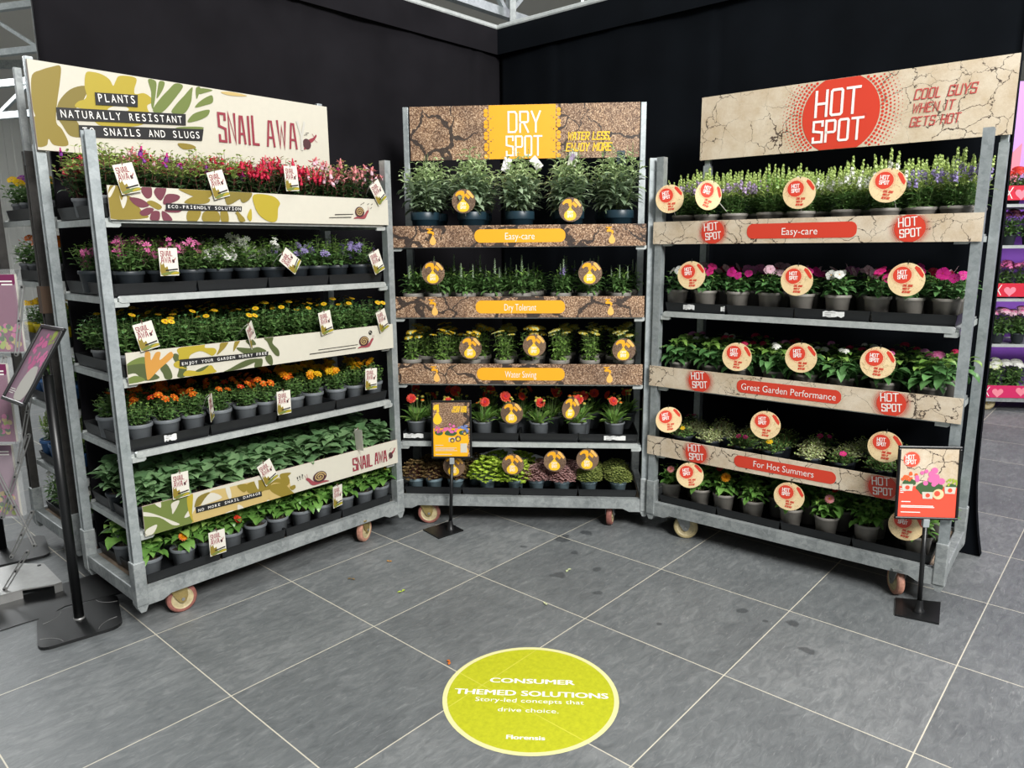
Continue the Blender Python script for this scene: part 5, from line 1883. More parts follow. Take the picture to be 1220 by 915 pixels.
def sp_sedum(rng, c):
    """tight cushion of little fleshy rosettes, a short stem under each"""
    mb = MB()
    mt, n, R_, H, ln, wd, k = {'lime': ('leaf_lime', 80, .092, .115, .022, .017, 6), 'rose': ('leaf_rose', 170, .074, .078, .0125, .0095, 5),
                               'moss': ('leaf_moss', 180, .074, .078, .0125, .0095, 5), 'bronze': ('leaf_bronze', 60, .068, .095, .017, .013, 6)}[c]
    st = 'stem_red' if c in ('rose', 'bronze') else 'stem_green'
    for i in range(n):
        t = (i + .5) / n
        ct = 1 - t * 1.12
        a = i * 2.39996
        q = math.sqrt(max(0, 1 - ct * ct)) * rng.uniform(.9, 1.05)
        p = Vector((R_ * q * math.cos(a), R_ * q * math.sin(a), .022 + (H - .022) * max(-.15, ct) * rng.uniform(.9, 1.08)))
        mb.smooth = True
        mb.tube([(p.x * .25, p.y * .25, 0), (p.x * .8, p.y * .8, max(.004, p.z * .6)), tuple(p)], .0009, st, 3, False)
        out = math.atan2(p.y, p.x)
        for j in range(k):
            az = out + 2 * PI * j / k + rng.uniform(-.3, .3)
            leaf(mb, tuple(p), az, .35 + .4 * ct + rng.uniform(-.25, .35), ln * rng.uniform(.8, 1.15), wd, .35, mt, 'spoon', .2)
    return mb, []

def sp_angelonia(rng, c):
    mb = MB()
    tips = bush(mb, rng, 20, .155, .072, .046, .011, 9, 'leaf_mid', 'leaf_tip', 'stem_green', 'lance', .6, 1.2, dome=.2, start=.08, tipn=4)
    col = {'white': 'petal_white', 'lilac': 'petal_lilac', 'purple': 'petal_violet', 'lime': 'leaf_fresh'}[c]
    ms = [fmesh(('ang', c, k), lambda r, k=k: fl_spike(r, .085, .010, 26, col, .0085, 'leaf_tip', (.5, .72)[k])) for k in (0, 1)]
    fl = []
    for i, (p, az, fr) in enumerate(tips):
        if i % 2 == 0 or rng.random() < .25:
            fl.append(('flower_spike', ms[rng.randrange(2)], (p[0], p[1], p[2] - .03), qdir((p[0] * 2, p[1] * 2, 1)), rng.uniform(.7, 1.1)))
    return mb, fl

def sp_periwinkle(rng, c):
    mb = MB()
    tips = bush(mb, rng, 9, .100, .060, .066, .030, 4, 'leaf_glossy', 'leaf_bold', 'stem_green', 'ovate', .35, 1.5, dome=.35, start=.3, stemr=.002)
    col = {'pink': 'petal_hotpink', 'white': 'petal_white', 'magenta': 'petal_magenta', 'palepink': 'petal_palepink', 'mauve': 'petal_mauve', 'rubine': 'petal_rubine'}[c]
    m_ = fmesh(('cat', c), lambda r: fl_star(r, .024, col, 'flower_eye_red' if c != 'white' else 'flower_eye_gold'))
    fl = []
    for i in range(rng.choice((3, 4, 5))):
        (p, az, fr) = tips[rng.randrange(6)]
        a = rng.uniform(0, 6.28)
        fl.append(('flower', m_, (p[0] + .018 * math.cos(a), p[1] + .018 * math.sin(a) - .006, p[2] + rng.uniform(.008, .03)), qdir((math.cos(a) * .4, math.sin(a) * .4 - .75, .55), rng.uniform(0, 6)), rng.uniform(.85, 1.1)))
    return mb, fl

def sp_starcluster(rng, c):
    mb = MB()
    tips = bush(mb, rng, 8, .115, .066, .095, .040, 4, 'leaf_glossy', 'leaf_fresh', 'stem_green', 'ovate', .3, 1.6, dome=.3, start=.3, stemr=.002, tap=.3)
    col = {'rubine': 'petal_rubine', 'pink': 'petal_pink', 'white': 'petal_white', 'none': None, 'magenta': 'petal_mauve'}[c]
    fl = []
    if col:
        m_ = fmesh(('pen', c), lambda r: fl_cluster(r, .023, 26, .0095, col, .5))
        for i in range(2):
            p = tips[i][0]
            fl.append(('flower', m_, (p[0], p[1] - .02 * (i == 0), p[2] + .016), qdir((p[0] * 4, p[1] * 4 - .3, 1)), rng.uniform(.7, 1.1) * (1 if i == 0 else .75)))
    return mb, fl

def sp_purslane(rng, c):
    mb = MB()
    bush(mb, rng, 26, .062, .074, .021, .011, 6, 'leaf_cream' if c == 'cream' else 'leaf_mid', 'leaf_tip', 'stem_red', 'spoon', .4, .6, dome=.9, start=.25)
    fl = []
    if c != 'cream':
        m_ = fmesh(('pur', c), lambda r: fl_star(r, .0125, {'yellow': 'petal_yellow', 'pink': 'petal_hotpink', 'amber': 'petal_amber'}[c], 'flower_eye_gold'))
        for i in range(2):
            a = -PI / 2 + rng.uniform(-.8, .8)
            fl.append(('flower', m_, (.035 * math.cos(a), .035 * math.sin(a), .052), qdir((math.cos(a) * .5, math.sin(a) * .6, .7)), rng.uniform(.8, 1.1)))
    return mb, fl

def sp_zinnia(rng, c):
    mb = MB()
    tips = bush(mb, rng, 9, .105, .055, .066, .032, 4, 'leaf_bold', 'leaf_fresh', 'stem_green', 'ovate', .35, 1.5, dome=.3, start=.3, stemr=.002)
    fl = []
    if c != 'green':
        m_ = fmesh(('zin', c), lambda r: fl_daisy(r, .026 if c == 'amber' else .021, 13, .011, {'pink': 'petal_blush', 'amber': 'petal_amber', 'scarlet': 'petal_scarlet', 'rubine': 'petal_rubine', 'palepink': 'petal_palepink'}[c], 'flower_eye_gold', .006, 4, .05))
        p = tips[0][0]
        fl.append(('flower', m_, (p[0], -.045, p[2] + .002), qdir((0, -.75, .6)), 1.0))
    return mb, fl

def sp_pansy(rng, c):
    mb = MB()
    tips = bush(mb, rng, 14, .10, .065, .036, .022, 5, 'leaf_mid', 'leaf_fresh', 'stem_green', 'ovate', .4, 1.0, dome=.3)
    fl = []
    for i in range(4):
        col = {'mixed': ('petal_yellow', 'petal_purple', 'petal_yellow', 'petal_amber')[i], 'yellow': 'petal_yellow', 'orange': 'petal_orange', 'none': None}[c]
        if not col: continue
        m_ = fmesh(('pan', col), lambda r: fl_star(r, .018, col, 'flower_eye_brown'))
        (p, az, fr) = tips[rng.randrange(9)]
        fl.append(('flower', m_, (p[0], p[1], p[2] + .015), qdir((-.6, -.3, .6), rng.uniform(0, 6)), rng.uniform(.9, 1.2)))
    return mb, fl

def sp_pink(rng, c):
    mb = MB()
    tips = bush(mb, rng, 12, .115, .06, .06, .016, 6, 'leaf_mid', 'leaf_fresh', 'stem_green', 'lance', .5, 1.4, dome=.25, start=.1)
    col = {'white': ('petal_white', None), 'scarlet': ('petal_scarlet', None), 'pink': ('petal_palepink', 'petal_pink'), 'wine': ('petal_wine', None), 'rose': ('petal_pink', 'petal_wine'), 'snow': ('petal_white', 'leaf_cream')}[c]
    m_ = fmesh(('dia', c), lambda r: fl_cluster(r, .034, 30, .011, col[0], .35, col[1]))
    fl = []
    for i in range(3):
        p = tips[i * 2][0]
        fl.append(('flower', m_, (p[0] * 1.2, p[1] * 1.2, p[2] + .02), qdir((p[0] * 4, p[1] * 4 - .2, 1)), rng.uniform(.75, 1.05)))
    return mb, fl

SPECIES = {'fuchsia': (sp_fuchsia, 'fuchsia'), 'fan_flower': (sp_fan, 'fan flower'), 'creeping_zinnia': (sp_creeping, 'creeping zinnia'), 'bidens': (sp_bidens, 'bidens'), 'leafy_herb': (sp_mint, 'broad-leaved herb'),
           'lantana': (sp_lantana, 'large-leaved plant'), 'sage': (sp_sage, 'tall sage'), 'speedwell': (sp_speedwell, 'speedwell'), 'yarrow': (sp_yarrow, 'yarrow'), 'blanket_flower': (sp_blanket, 'blanket flower'),
           'sedum': (sp_sedum, 'sedum'), 'angelonia': (sp_angelonia, 'angelonia'), 'periwinkle': (sp_periwinkle, 'periwinkle'), 'star_cluster': (sp_starcluster, 'star cluster'), 'purslane': (sp_purslane, 'purslane'),
           'zinnia': (sp_zinnia, 'zinnia'), 'pansy': (sp_pansy, 'pansy'), 'garden_pink': (sp_pink, 'garden pink')}
PROTO = {}
def proto(sp, col, var):
    k = (sp, col, var)
    if k not in PROTO:
        mb, fl_ = SPECIES[sp][0](random.Random(sum(map(ord, sp + col)) * 7 + var * 131), col)
        PROTO[k] = (mb.mesh('foliage'), fl_)
    return PROTO[k]

COLW = {'fuchsia': {'purple': 'magenta and purple', 'crimson': 'crimson', 'salmon': 'pale pink', 'blush': 'salmon pink', 'green': 'unopened'},
        'fan_flower': {'pink': 'pink', 'white': 'white', 'violet': 'violet'}, 'creeping_zinnia': {'y': 'yellow'},
        'bidens': {'orange': 'orange', 'amber': 'amber', 'yellow': 'yellow'}, 'leafy_herb': {'g': 'flowerless'}, 'lantana': {'none': 'flowerless', 'orange': 'orange-flowered', 'scarlet': 'red-flowered', 'yellow': 'yellow-budded', 'amber': 'amber'},
        'sage': {'g': 'grey-green'}, 'speedwell': {'violet': 'violet', 'green': 'green'}, 'yarrow': {'pale': 'pale yellow', 'bright': 'yellow'}, 'blanket_flower': {'one': 'red', 'two': 'red', 'half': 'red'},
        'sedum': {'lime': 'lime green', 'rose': 'dusty pink', 'moss': 'mossy green', 'bronze': 'bronze'}, 'angelonia': {'white': 'white', 'lilac': 'lilac', 'purple': 'purple', 'lime': 'fresh green'},
        'periwinkle': {'pink': 'hot pink', 'white': 'white', 'magenta': 'magenta', 'palepink': 'pale pink', 'mauve': 'mauve', 'rubine': 'dark pink'},
        'star_cluster': {'rubine': 'dark red', 'pink': 'pink', 'white': 'white', 'none': 'flowerless', 'magenta': 'mauve'}, 'purslane': {'cream': 'variegated', 'yellow': 'yellow', 'pink': 'pink', 'amber': 'amber'},
        'zinnia': {'pink': 'coral pink', 'amber': 'amber', 'scarlet': 'red', 'rubine': 'dark pink', 'green': 'unopened', 'palepink': 'pale pink'}, 'pansy': {'mixed': 'mixed', 'yellow': 'yellow', 'orange': 'orange', 'none': 'flowerless'},
        'garden_pink': {'white': 'white', 'scarlet': 'red', 'pink': 'pale pink', 'wine': 'dark purple', 'rose': 'rose', 'snow': 'white'}}
PR = random.Random(42)
def plant(sp, col, pot, loc, rz, scale, label, group, var=None, flowers=True, k=KS):
    fm, fl_ = proto(sp, col, PR.randrange(3) if var is None else var)
    root = ks(empty('potted_' + sp, loc, rz, label, 'potted plant', group), k)
    pm, sm = POTS[pot]
    put('pot', pm, root)
    put('soil', sm, root)
    zs = POTH[pot] - .012
    put('foliage', fm, root, (0, 0, zs), None, scale)
    if flowers:
        for (nm, me, p, q, s) in fl_:
            put(nm, me, root, (p[0] * scale, p[1] * scale, zs + p[2] * scale), q, s * scale)
    return root

def row(c, si, sp, pot, front, vsr, scale=1.0, back=None, wob=.006, frz=None, flowers_back=True):
    """front: [(u, colour)], then the rows behind at the depths vsr[1:]"""
    z0 = (SH[c] + [BASE_Z])[si] + .006
    for r, v in enumerate(vsr):
        if r == 0:
            items = front
        else:
            n = len(front)
            items = []
            for i, (u, col) in enumerate(front):
                uu = .075 + (LEN - .15) * (i + (.5 if r % 2 else 0)) / (n if r % 2 else n - 1)
                uu = min(max(uu, .07), LEN - .07)
                items.append((uu, (back[(i * 3 + r) % len(back)] if back else col)))
            if r == 3:
                items = items[:3]
        for i, (u, col) in enumerate(items):
            rn = ('front row', 'second row', 'third row', 'back row')[r]
            lab = '%s %s, %s on the %s, %s from %s' % (COLW[sp][col], SPECIES[sp][1], rn, SHN[c][si], ordn(i), CEND[c])
            if len(lab.replace('-', '').split()) > 16:
                lab = '%s %s, %s, %s, %s from %s' % (COLW[sp][col], SPECIES[sp][1], rn, SHN[c][si], ordn(i), CEND[c])
            if c != 'C' and False: pass
            rz = PR.uniform(0, 6.28) if not (r == 0 and sp in ('lantana', 'blanket_flower', 'zinnia', 'periwinkle', 'purslane', 'star_cluster', 'creeping_zinnia')) else yaw(c) + PR.uniform(-.35, .35)
            plant(sp, col, pot, at(c, u + PR.uniform(-wob, wob) * .5, v + PR.uniform(-wob, wob), z0), rz, scale * PR.uniform(.93, 1.07), lab,
                  '%s plants on the %s of the %s' % (SPECIES[sp][1], SHN[c][si], CNAME[c]))

def even(n, cols, a=.085, b=LEN - .085):
    return [(a + (b - a) * i / (n - 1), cols[i]) for i in range(n)]

def fill():
    V4, V3 = [.075, .195, .315, .435], [.075, .2, .325]
    # snail-print cart
    row('L', 0, 'fuchsia', 'small', even(11, ['green', 'purple', 'purple', 'purple', 'purple', 'crimson', 'crimson', 'crimson', 'salmon', 'blush', 'salmon'], .075, 1.275), V4, 1.13,
        ['purple', 'purple', 'green', 'crimson', 'salmon'])
    row('L', 1, 'fan_flower', 'dark', [(.12, 'pink'), (.243, 'pink'), (.365, 'pink'), (.485, 'white'), (.61, 'white'), (.74, 'white'), (.86, 'violet'), (.975, 'violet'), (1.09, 'violet'), (1.22, 'violet')], V4, 1.05)
    row('L', 2, 'creeping_zinnia', 'small', even(11, ['y'] * 11, .08, 1.27), V4, 1.12)
    row('L', 3, 'bidens', 'grey', [(.094, 'orange'), (.205, 'orange'), (.315, 'orange'), (.435, 'orange'), (.55, 'orange'), (.66, 'orange'), (.80, 'amber'), (.915, 'yellow'), (1.04, 'yellow'), (1.16, 'yellow'), (1.275, 'yellow')], V4, 1.12)
    row('L', 4, 'leafy_herb', 'squat', even(11, ['g'] * 11, .08, 1.27), V4, 1.0)
    row('L', 5, 'lantana', 'grey', [(.075, 'none'), (.215, 'orange'), (.325, 'none'), (.44, 'scarlet'), (.56, 'none'), (.675, 'none'), (.805, 'none'), (.92, 'none'), (1.06, 'none'), (1.175, 'none'), (1.285, 'yellow')], V4, 1.0, ['none'])
    # dry-soil cart
    row('C', 0, 'sage', 'big', [(.177, 'g'), (.427, 'g'), (.68, 'g'), (.94, 'g'), (1.196, 'g')], [.10, .30], 1.0)
    row('C', 1, 'speedwell', 'greyc', [(.108, 'green'), (.242, 'green'), (.386, 'green'), (.531, 'green'), (.687, 'green'), (.899, 'violet'), (1.035, 'violet'), (1.21, 'green')], [.08, .22, .36], 1.0)
    row('C', 2, 'yarrow', 'greyc', [(.085, 'bright'), (.255, 'bright'), (.41, 'bright'), (.59, 'pale'), (.73, 'bright'), (.89, 'pale'), (1.053, 'pale'), (1.235, 'pale')], [.08, .22, .36], 1.0)
    row('C', 3, 'blanket_flower', 'gail', [(.10, 'one'), (.28, 'one'), (.47, 'half'), (.613, 'one'), (.78, 'one'), (.99, 'half'), (1.19, 'one')], [.075, .2, .33], 1.0)
    row('C', 4, 'sedum', 'stone', [(.087, 'bronze'), (.19, 'bronze'), (.315, 'bronze'), (.487, 'lime'), (.65, 'lime'), (.767, 'rose'), (.908, 'rose'), (1.056, 'moss'), (1.219, 'moss')], [.07, .2], 1.0)
    # cracked-sand cart
    row('R', 0, 'angelonia', 'taupe_wide', [(.088, 'lilac'), (.207, 'lilac'), (.35, 'lilac'), (.518, 'lime'), (.66, 'white'), (.85, 'white'), (1.0, 'white'), (1.137, 'purple'), (1.262, 'purple')], V3, 1.08)
    row('R', 1, 'periwinkle', 'taupe', [(.066, 'white'), (.22, 'pink'), (.384, 'magenta'), (.539, 'palepink'), (.685, 'pink'), (.838, 'white'), (1.0, 'pink'), (1.13, 'pink'), (1.26, 'magenta')], V3, 1.0,
        ['rubine', 'palepink', 'mauve', 'magenta', 'palepink'])
    row('R', 2, 'star_cluster', 'taupe', [(.098, 'none'), (.276, 'none'), (.423, 'rubine'), (.581, 'white'), (.721, 'none'), (.885, 'white'), (1.053, 'pink'), (1.238, 'pink')], V3, 1.0, ['rubine', 'white', 'magenta', 'rubine'])
    row('R', 3, 'purslane', 'squat', [(.127, 'yellow'), (.279, 'cream'), (.454, 'pink'), (.595, 'yellow'), (.774, 'cream'), (.908, 'pink'), (1.079, 'amber'), (1.237, 'yellow')], V4[:3], 1.1, ['cream', 'cream', 'pink', 'yellow'])
    row('R', 4, 'zinnia', 'taupe', [(.074, 'pink'), (.236, 'green'), (.365, 'amber'), (.516, 'green'), (.70, 'green'), (.866, 'pink'), (1.037, 'green'), (1.247, 'green')], V3, 1.0, ['scarlet', 'green', 'rubine', 'green'])
fill()
# ------------------------------------------------------------------ small plastic care labels in the tall sages
for (u, v, z, ya, ti, mat, lb) in ((.61, .13, 1.905, .3, .3, 'ink_photo_white', 'white plastic care label leaning in the sage under the orange square'),
                              (.765, .12, 1.91, -.2, -.7, 'ink_photo_white', 'white care label tipped sideways in the fourth sage from the snail-print cart'),
                              (.952, .09, 1.925, .1, .15, 'ink_faded_grey', 'pale lilac picture label upright in the sage left of the yellow slogan'),
                              (1.20, .12, 1.93, .1, .0, 'pot_blue_black', 'dark green plant label in the last sage beside the end post')):
    lb = lb.replace('left of the yellow slogan', 'below the yellow slogan')
    root = ks(empty('care_label', at('C', u, v, z), yaw('C') + ya, lb, 'plant label', 'care labels in the tall sages'))
    mb = MB()
    mb.box(-.021, 0, -.035, .021, .001, .035, mat)
    o = mb.build('card', root)
    o.rotation_euler = (0, ti, 0)
    if mat == 'ink_faded_grey':
        p = MB()
        p.flat(circ(0, .008, .014, .018), -.0006, 'petal_lilac')
        p.build('picture', o)
    mb = MB()
    mb.tube([(0, .0015, 0), (0, .012, -.08), (0, .02, -.19)], .0018, 'stem_green', 6)
    mb.build('stake', root)

# ------------------------------------------------------------------ round floor sticker
SX, SY = .0534, 2.192
root = empty('floor_sticker', (SX, SY, .0006), -.05, 'round lime green sticker with white words on the tiles in front of the carts', 'floor sticker')
def disc(r, z, mat, n=72, r0=0.0):
    mb = MB()
    mi = mb.mi(mat)
    if r0 == 0:
        for (zz) in (z,):
            mb.v += [(r * math.cos(2 * PI * i / n), r * math.sin(2 * PI * i / n), zz) for i in range(n)]
        mb.face(list(range(n)), mi)
    else:
        for rr in (r0, r):
            mb.v += [(rr * math.cos(2 * PI * i / n), rr * math.sin(2 * PI * i / n), z) for i in range(n)]
        for i in range(n):
            j = (i + 1) % n
            mb.face([i, j, n + j, n + i], mi)
    return mb
disc(.280, .0006, 'sticker_lime').build('sticker_face', root)
disc(.296, .0004, 'sticker_rim', r0=.2795).build('sticker_rim', root)
tx = MB()
for t_, cx, cy, wd, ht, bo in (('CONSUMER', .004, .065, .292, .028, .03), ('THEMED SOLUTIONS', .001, -.006, .518, .030, .03), ('Story-led concepts that', -.003, -.042, .362, .023, -.004), ('drive choice.', -.006, -.092, .198, .023, -.004), ('Florensis', -.010, -.224, .118, .020, .03)):
    text_into(tx, t_, cx, cy, wd, ht, 'lettering_white', 0, bold=bo, rot=-.02)
tx.v = [(x, z, 0.0012 - y) for (x, y, z) in tx.v]
tx.build('lettering', root)

# ------------------------------------------------------------------ poster stands
def poster_flowers(p, items, y):
    for (cx, cz, r, col, seed) in items:
        rng = random.Random(seed)
        p.flat(smooth_outline([(cx + r * 1.0 * math.cos(a) * rng.uniform(.75, 1), cz - r * .7 + r * .55 * math.sin(a) * rng.uniform(.8, 1)) for a in [2 * PI * i / 14 for i in range(14)]], 2), y, 'ink_photo_green')
        for i in range(16):
            a, q = rng.uniform(0, 6.28), r * math.sqrt(rng.random())
            p.flat(circ(cx + q * math.cos(a), cz + q * .65 * math.sin(a), r * rng.uniform(.14, .24), n=9), y - .0002 - .00001 * i, col)

def sign_stand(label, base_pts, pole_xy, px, pz, w_, h, ya, tilt, art, pole_r=.009):
    bx, by = pole_xy
    root = empty('sign_stand', (bx, by, 0), 0, label, 'sign stand', 'small poster stands on the floor')
    mb = MB()
    mb.prism([(x - bx, y - by) for x, y in base_pts], 0.0005, .007, 'black_powder_steel', 'XY')
    mb.build('base', root)
    mb = MB()
    mb.smooth = True
    mb.lathe([(.022, .006), (.022, .014), (.016, .02), (.013, .05), (.0105, .06)], 'black_powder_steel', 16)
    mb.tube([(0, 0, .02), (px - bx, 0, pz - .01)], pole_r, 'black_powder_steel', 12)
    mb.build('pole', root)
    mb = MB()
    mb.box(-.012, -.010, -.03, .012, .010, .004, 'clear_clip', .002)
    cl = mb.build('clip', root, (px - bx, 0, pz))
    cl.rotation_euler = (0, 0, ya)
    fr = MB()
    b, t = .011, .012
    for (x0, z0, x1, z1) in ((-w_/2, 0, w_/2, b), (-w_/2, h - b, w_/2, h), (-w_/2, b, -w_/2 + b, h - b), (w_/2 - b, b, w_/2, h - b)):
        fr.box(x0, -t/2, z0, x1, t/2, z1, 'black_plastic', .0035)
    fr.box(-w_/2 + .004, .002, .004, w_/2 - .004, t/2, h - .004, 'black_plastic')
    fo_ = fr.build('frame', root, (px - bx, 0, pz))
    fo_.rotation_euler = (tilt, 0, ya)
    art(fo_, w_ - 2 * b, h - 2 * b, -w_/2 + b, b)
    return root

def art_soil(fr, w_, h, x0, z0):
    mb = MB()
    mb.flat([(x0, z0), (x0 + w_, z0), (x0 + w_, z0 + h), (x0, z0 + h)], -.001, 'ink_poster_amber')
    mb.build('poster', fr)
    p = MB()
    P = lambda *a: [(x0 + q * w_, z0 + r * h) for q, r in a]
    p.flat(P((0, .52), (1, .52), (1, 1), (0, 1)), -.0014, 'print_dry_soil')
    p.flat(smooth_outline(P((.93, .0), (1, 0), (1, .5), (.95, .4), (.98, .28), (.92, .18), (.97, .1)), 2), -.0014, 'print_dry_soil')
    p.flat(P((.16, .97), (.04, .95), (.0, .88), (.05, .85), (.1, .88), (.1, .82), (.17, .82)), -.0018, 'ink_tag_yellow')
    p.flat(smooth_outline(P((.12, .82), (.2, .74), (.24, .66), (.16, .6), (.06, .6), (.0, .66), (.03, .74)), 3), -.0018, 'ink_tag_yellow')
    poster_flowers(p, [(x0 + .16 * w_, z0 + .5 * h, .026, 'ink_pink_ink', 1), (x0 + .48 * w_, z0 + .52 * h, .034, 'ink_photo_pink', 2), (x0 + .84 * w_, z0 + .51 * h, .028, 'ink_photo_blue', 3)], -.0022)
    for q, r, s in ((.52, .30, .055), (.68, .33, .07), (.86, .43, .05)):
        p.flat(circ(x0 + q * w_, z0 + r * h, s * w_ * 1.2), -.0026, 'print_soil_card')
        p.flat(circ(x0 + q * w_, z0 + r * h - .002, s * w_ * .6), -.003, 'ink_tag_yellow')
    p.flat(P((.74, .07), (.92, .07), (.92, .24), (.74, .24)), -.002, 'ink_cream')
    p.flat(P((.42, .27), (.60, .27), (.60, .35), (.42, .35)), -.0024, 'ink_cream')
    p.build('printed_artwork', fr)
    t = MB()
    strokes(t, 'WATER LESS', x0 + .55 * w_, z0 + .875 * h, .016, 'ink_tag_yellow', -.002, wid=.36 * w_, th=.2, shear=.1)
    strokes(t, 'ENJOY MORE', x0 + .52 * w_, z0 + .815 * h, .016, 'ink_tag_yellow', -.002, wid=.40 * w_, th=.2, shear=.1)
    t.build('lettering', fr)['label'] = 'slanted yellow words'
    t = MB()
    for k, (q, l) in enumerate(((.20, .22), (.15, .58), (.125, .52), (.10, .60), (.03, .45))):
        t.flat(P((.05, q), (.05 + l, q), (.05 + l, q + .012), (.05, q + .012)), -.002, 'ink_cream')
    t.build('lettering', fr)

def art_sand(fr, w_, h, x0, z0):
    mb = MB()
    mb.flat([(x0, z0), (x0 + w_, z0), (x0 + w_, z0 + h), (x0, z0 + h)], -.001, 'print_cracked_sand')
    mb.build('poster', fr)
    p = MB()
    P = lambda *a: [(x0 + q * w_, z0 + r * h) for q, r in a]
    p.flat(P((0, 0), (1, 0), (1, .45), (0, .45)), -.0014, 'ink_poster_red')
    p.flat(circ(x0 + .19 * w_, z0 + .84 * h, .030, .030), -.0018, 'ink_poster_red')
    for k in range(40):
        p.flat(circ(x0 + .19 * w_ + .032 * math.cos(k * .157), z0 + .84 * h + .032 * math.sin(k * .157), .0012, n=6), -.0018, 'ink_poster_red')
    poster_flowers(p, [(x0 + .17 * w_, z0 + .58 * h, .030, 'ink_photo_orange', 4), (x0 + .52 * w_, z0 + .57 * h, .058, 'ink_photo_pink', 5), (x0 + .90 * w_, z0 + .51 * h, .022, 'ink_photo_lime', 6)], -.0022)
    for q, r in ((.14, .43), (.5, .32), (.88, .40)):
        p.flat(P((q - .085, r - .05), (q + .085, r - .05), (q + .1, r + .05), (q - .1, r + .05)), -.003, 'ink_cream')
        p.flat(circ(x0 + q * w_, z0 + r * h, .0085), -.0034, 'ink_poster_red')
    p.flat(circ(x0 + .68 * w_, z0 + .34 * h, .021), -.0036, 'print_cracked_sand_card')
    p.flat(circ(x0 + .66 * w_, z0 + .35 * h, .011), -.004, 'ink_poster_red')
    p.build('printed_artwork', fr)
    t = MB()
    strokes(t, 'HOT', x0 + .09 * w_, z0 + .835 * h, .019, 'lettering_white', -.002, wid=.15 * w_, th=.13, rot=.06)
    strokes(t, 'SPOT', x0 + .09 * w_, z0 + .765 * h, .018, 'lettering_white', -.002, wid=.18 * w_, th=.13, rot=.06)
    t.build('lettering', fr)
    t = MB()
    for k, (a, q, l) in enumerate(((.02, .40, .10), (.02, .375, .10), (.02, .35, .06), (.05, .215, .16), (.05, .155, .56), (.05, .135, .58), (.05, .06, .34))):
        t.flat(P((a, q), (a + l, q), (a + l, q + .012), (a, q + .012)), -.002, 'lettering_white')
    t.build('lettering', fr)

sign_stand('small black stand with an orange poster, square base on the tiles before the dry-soil cart', [(-.482, 3.639), (-.387, 3.52 - .0), (-.265, 3.626), (-.36, 3.745)], (-.334, 3.630), -.317, .402, .212, .306, -.03, -.08, art_soil)
sign_stand('small black stand with a red poster, before the end post of the cracked-sand cart', [(1.548, 2.700), (1.685, 2.626), (1.793, 2.800), (1.625, 2.842)], (1.655, 2.720), 1.645, .405, .240, .298, -.10, -.08, art_sand)

# tall leaning sign stand at the outer end of the snail-print cart
root = empty('sign_stand', (-1.773, 2.713, 0), 0, 'tall black stand with a tilted mauve sign at the snail-print cart\'s open end', 'sign stand')
def rounded(pts, r, n=5):
    out = []
    k = len(pts)
    for i in range(k):
        p, a, b = Vector(pts[i]), Vector(pts[i - 1]), Vector(pts[(i + 1) % k])
        da, db = (a - p).normalized() * r, (b - p).normalized() * r
        for j in range(n + 1):
            t = j / n
            q = (p + da) * (1 - t) ** 2 + p * 2 * t * (1 - t) + (p + db) * t * t
            out.append((q.x, q.y))
    return out
bp = [(-1.955, 2.725), (-1.79, 2.475), (-1.567, 2.66), (-1.735, 2.93)]
bp = rounded(bp, .055)
mb = MB()
mb.prism([(x + 1.773, y - 2.713) for x, y in bp], .0005, .013, 'black_powder_steel', 'XY')
mb.build('base', root)
mb = MB()
for k in (0, 1, 2, 3):
    cx, cy = ((-1.79, 2.475), (-1.567, 2.66), (-1.735, 2.93), (-1.955, 2.725))[k]
    a0 = math.atan2(2.70 - cy, -1.76 - cx)
    pts = [(cx + 1.773 + .085 * math.cos(a0 + t), cy - 2.713 + .085 * math.sin(a0 + t), .0135) for t in [(-.62 + 1.24 * i / 10) for i in range(11)]]
    mb.tube(pts, .0012, 'brushed_silver', 4)
mb.build('base_groove', root)
mb = MB()
mb.smooth = True
mb.tube([(0, 0, .012), (0, 0, 1.02)], .0185, 'black_powder_steel', 16)
mb.lathe([(.021, .013), (.021, .018), (.0185, .02)], 'brushed_silver', 16)
mb.build('pole', root)
fr = MB()
w_, h, b, t = .23, .316, .014, .014
for (x0, z0, x1, z1) in ((-w_/2, 0, w_/2, b), (-w_/2, h - b, w_/2, h), (-w_/2, b, -w_/2 + b, h - b), (w_/2 - b, b, w_/2, h - b)):
    fr.box(x0, -t, z0, x1, 0, z1, 'black_plastic', .003)
fr.box(-w_/2 + .004, -.005, .004, w_/2 - .004, 0, h - .004, 'black_plastic')
FP = Vector((-1.835, 2.601, .933))
fo_ = fr.build('frame', root, FP - Vector((-1.773, 2.713, 0)))
# the sign leans back towards the cart and faces the aisle
yv = Vector((-1.655, 2.62, 1.205)) - FP
zax = Vector((.336, .407, .849)).normalized()
xax = Vector((.77, -.636, 0))
xax = (xax - zax * xax.dot(zax)).normalized()
yax = zax.cross(xax).normalized()
M = Matrix((xax, yax, zax)).transposed()
fo_.rotation_mode = 'QUATERNION'
fo_.rotation_quaternion = M.to_quaternion()
p = MB()
p.flat([(-w_/2 + b, b), (w_/2 - b, b), (w_/2 - b, h - b), (-w_/2 + b, h - b)], -.0062, 'ink_leaflet_mauve')
for (cx, cz, r, col) in ((-.03, .24, .05, 'ink_photo_pink'), (.04, .19, .045, 'ink_photo_pink'), (-.02, .15, .05, 'ink_pink_ink'), (.05, .27, .03, 'ink_photo_lime')):
    rng = random.Random(int(cx * 1000))
    for i in range(14):
        a, q = rng.uniform(0, 6.28), r * rng.random()
        p.flat(circ(cx + q * math.cos(a), cz + q * math.sin(a), r * .22, n=9), -.0066 - .00002 * i, col)
p.flat(smooth_outline([(-.02, .02), (.06, .02), (.085, .08), (.06, .15), (.0, .14), (-.03, .08)], 3), -.0072, 'ink_faded_grey')
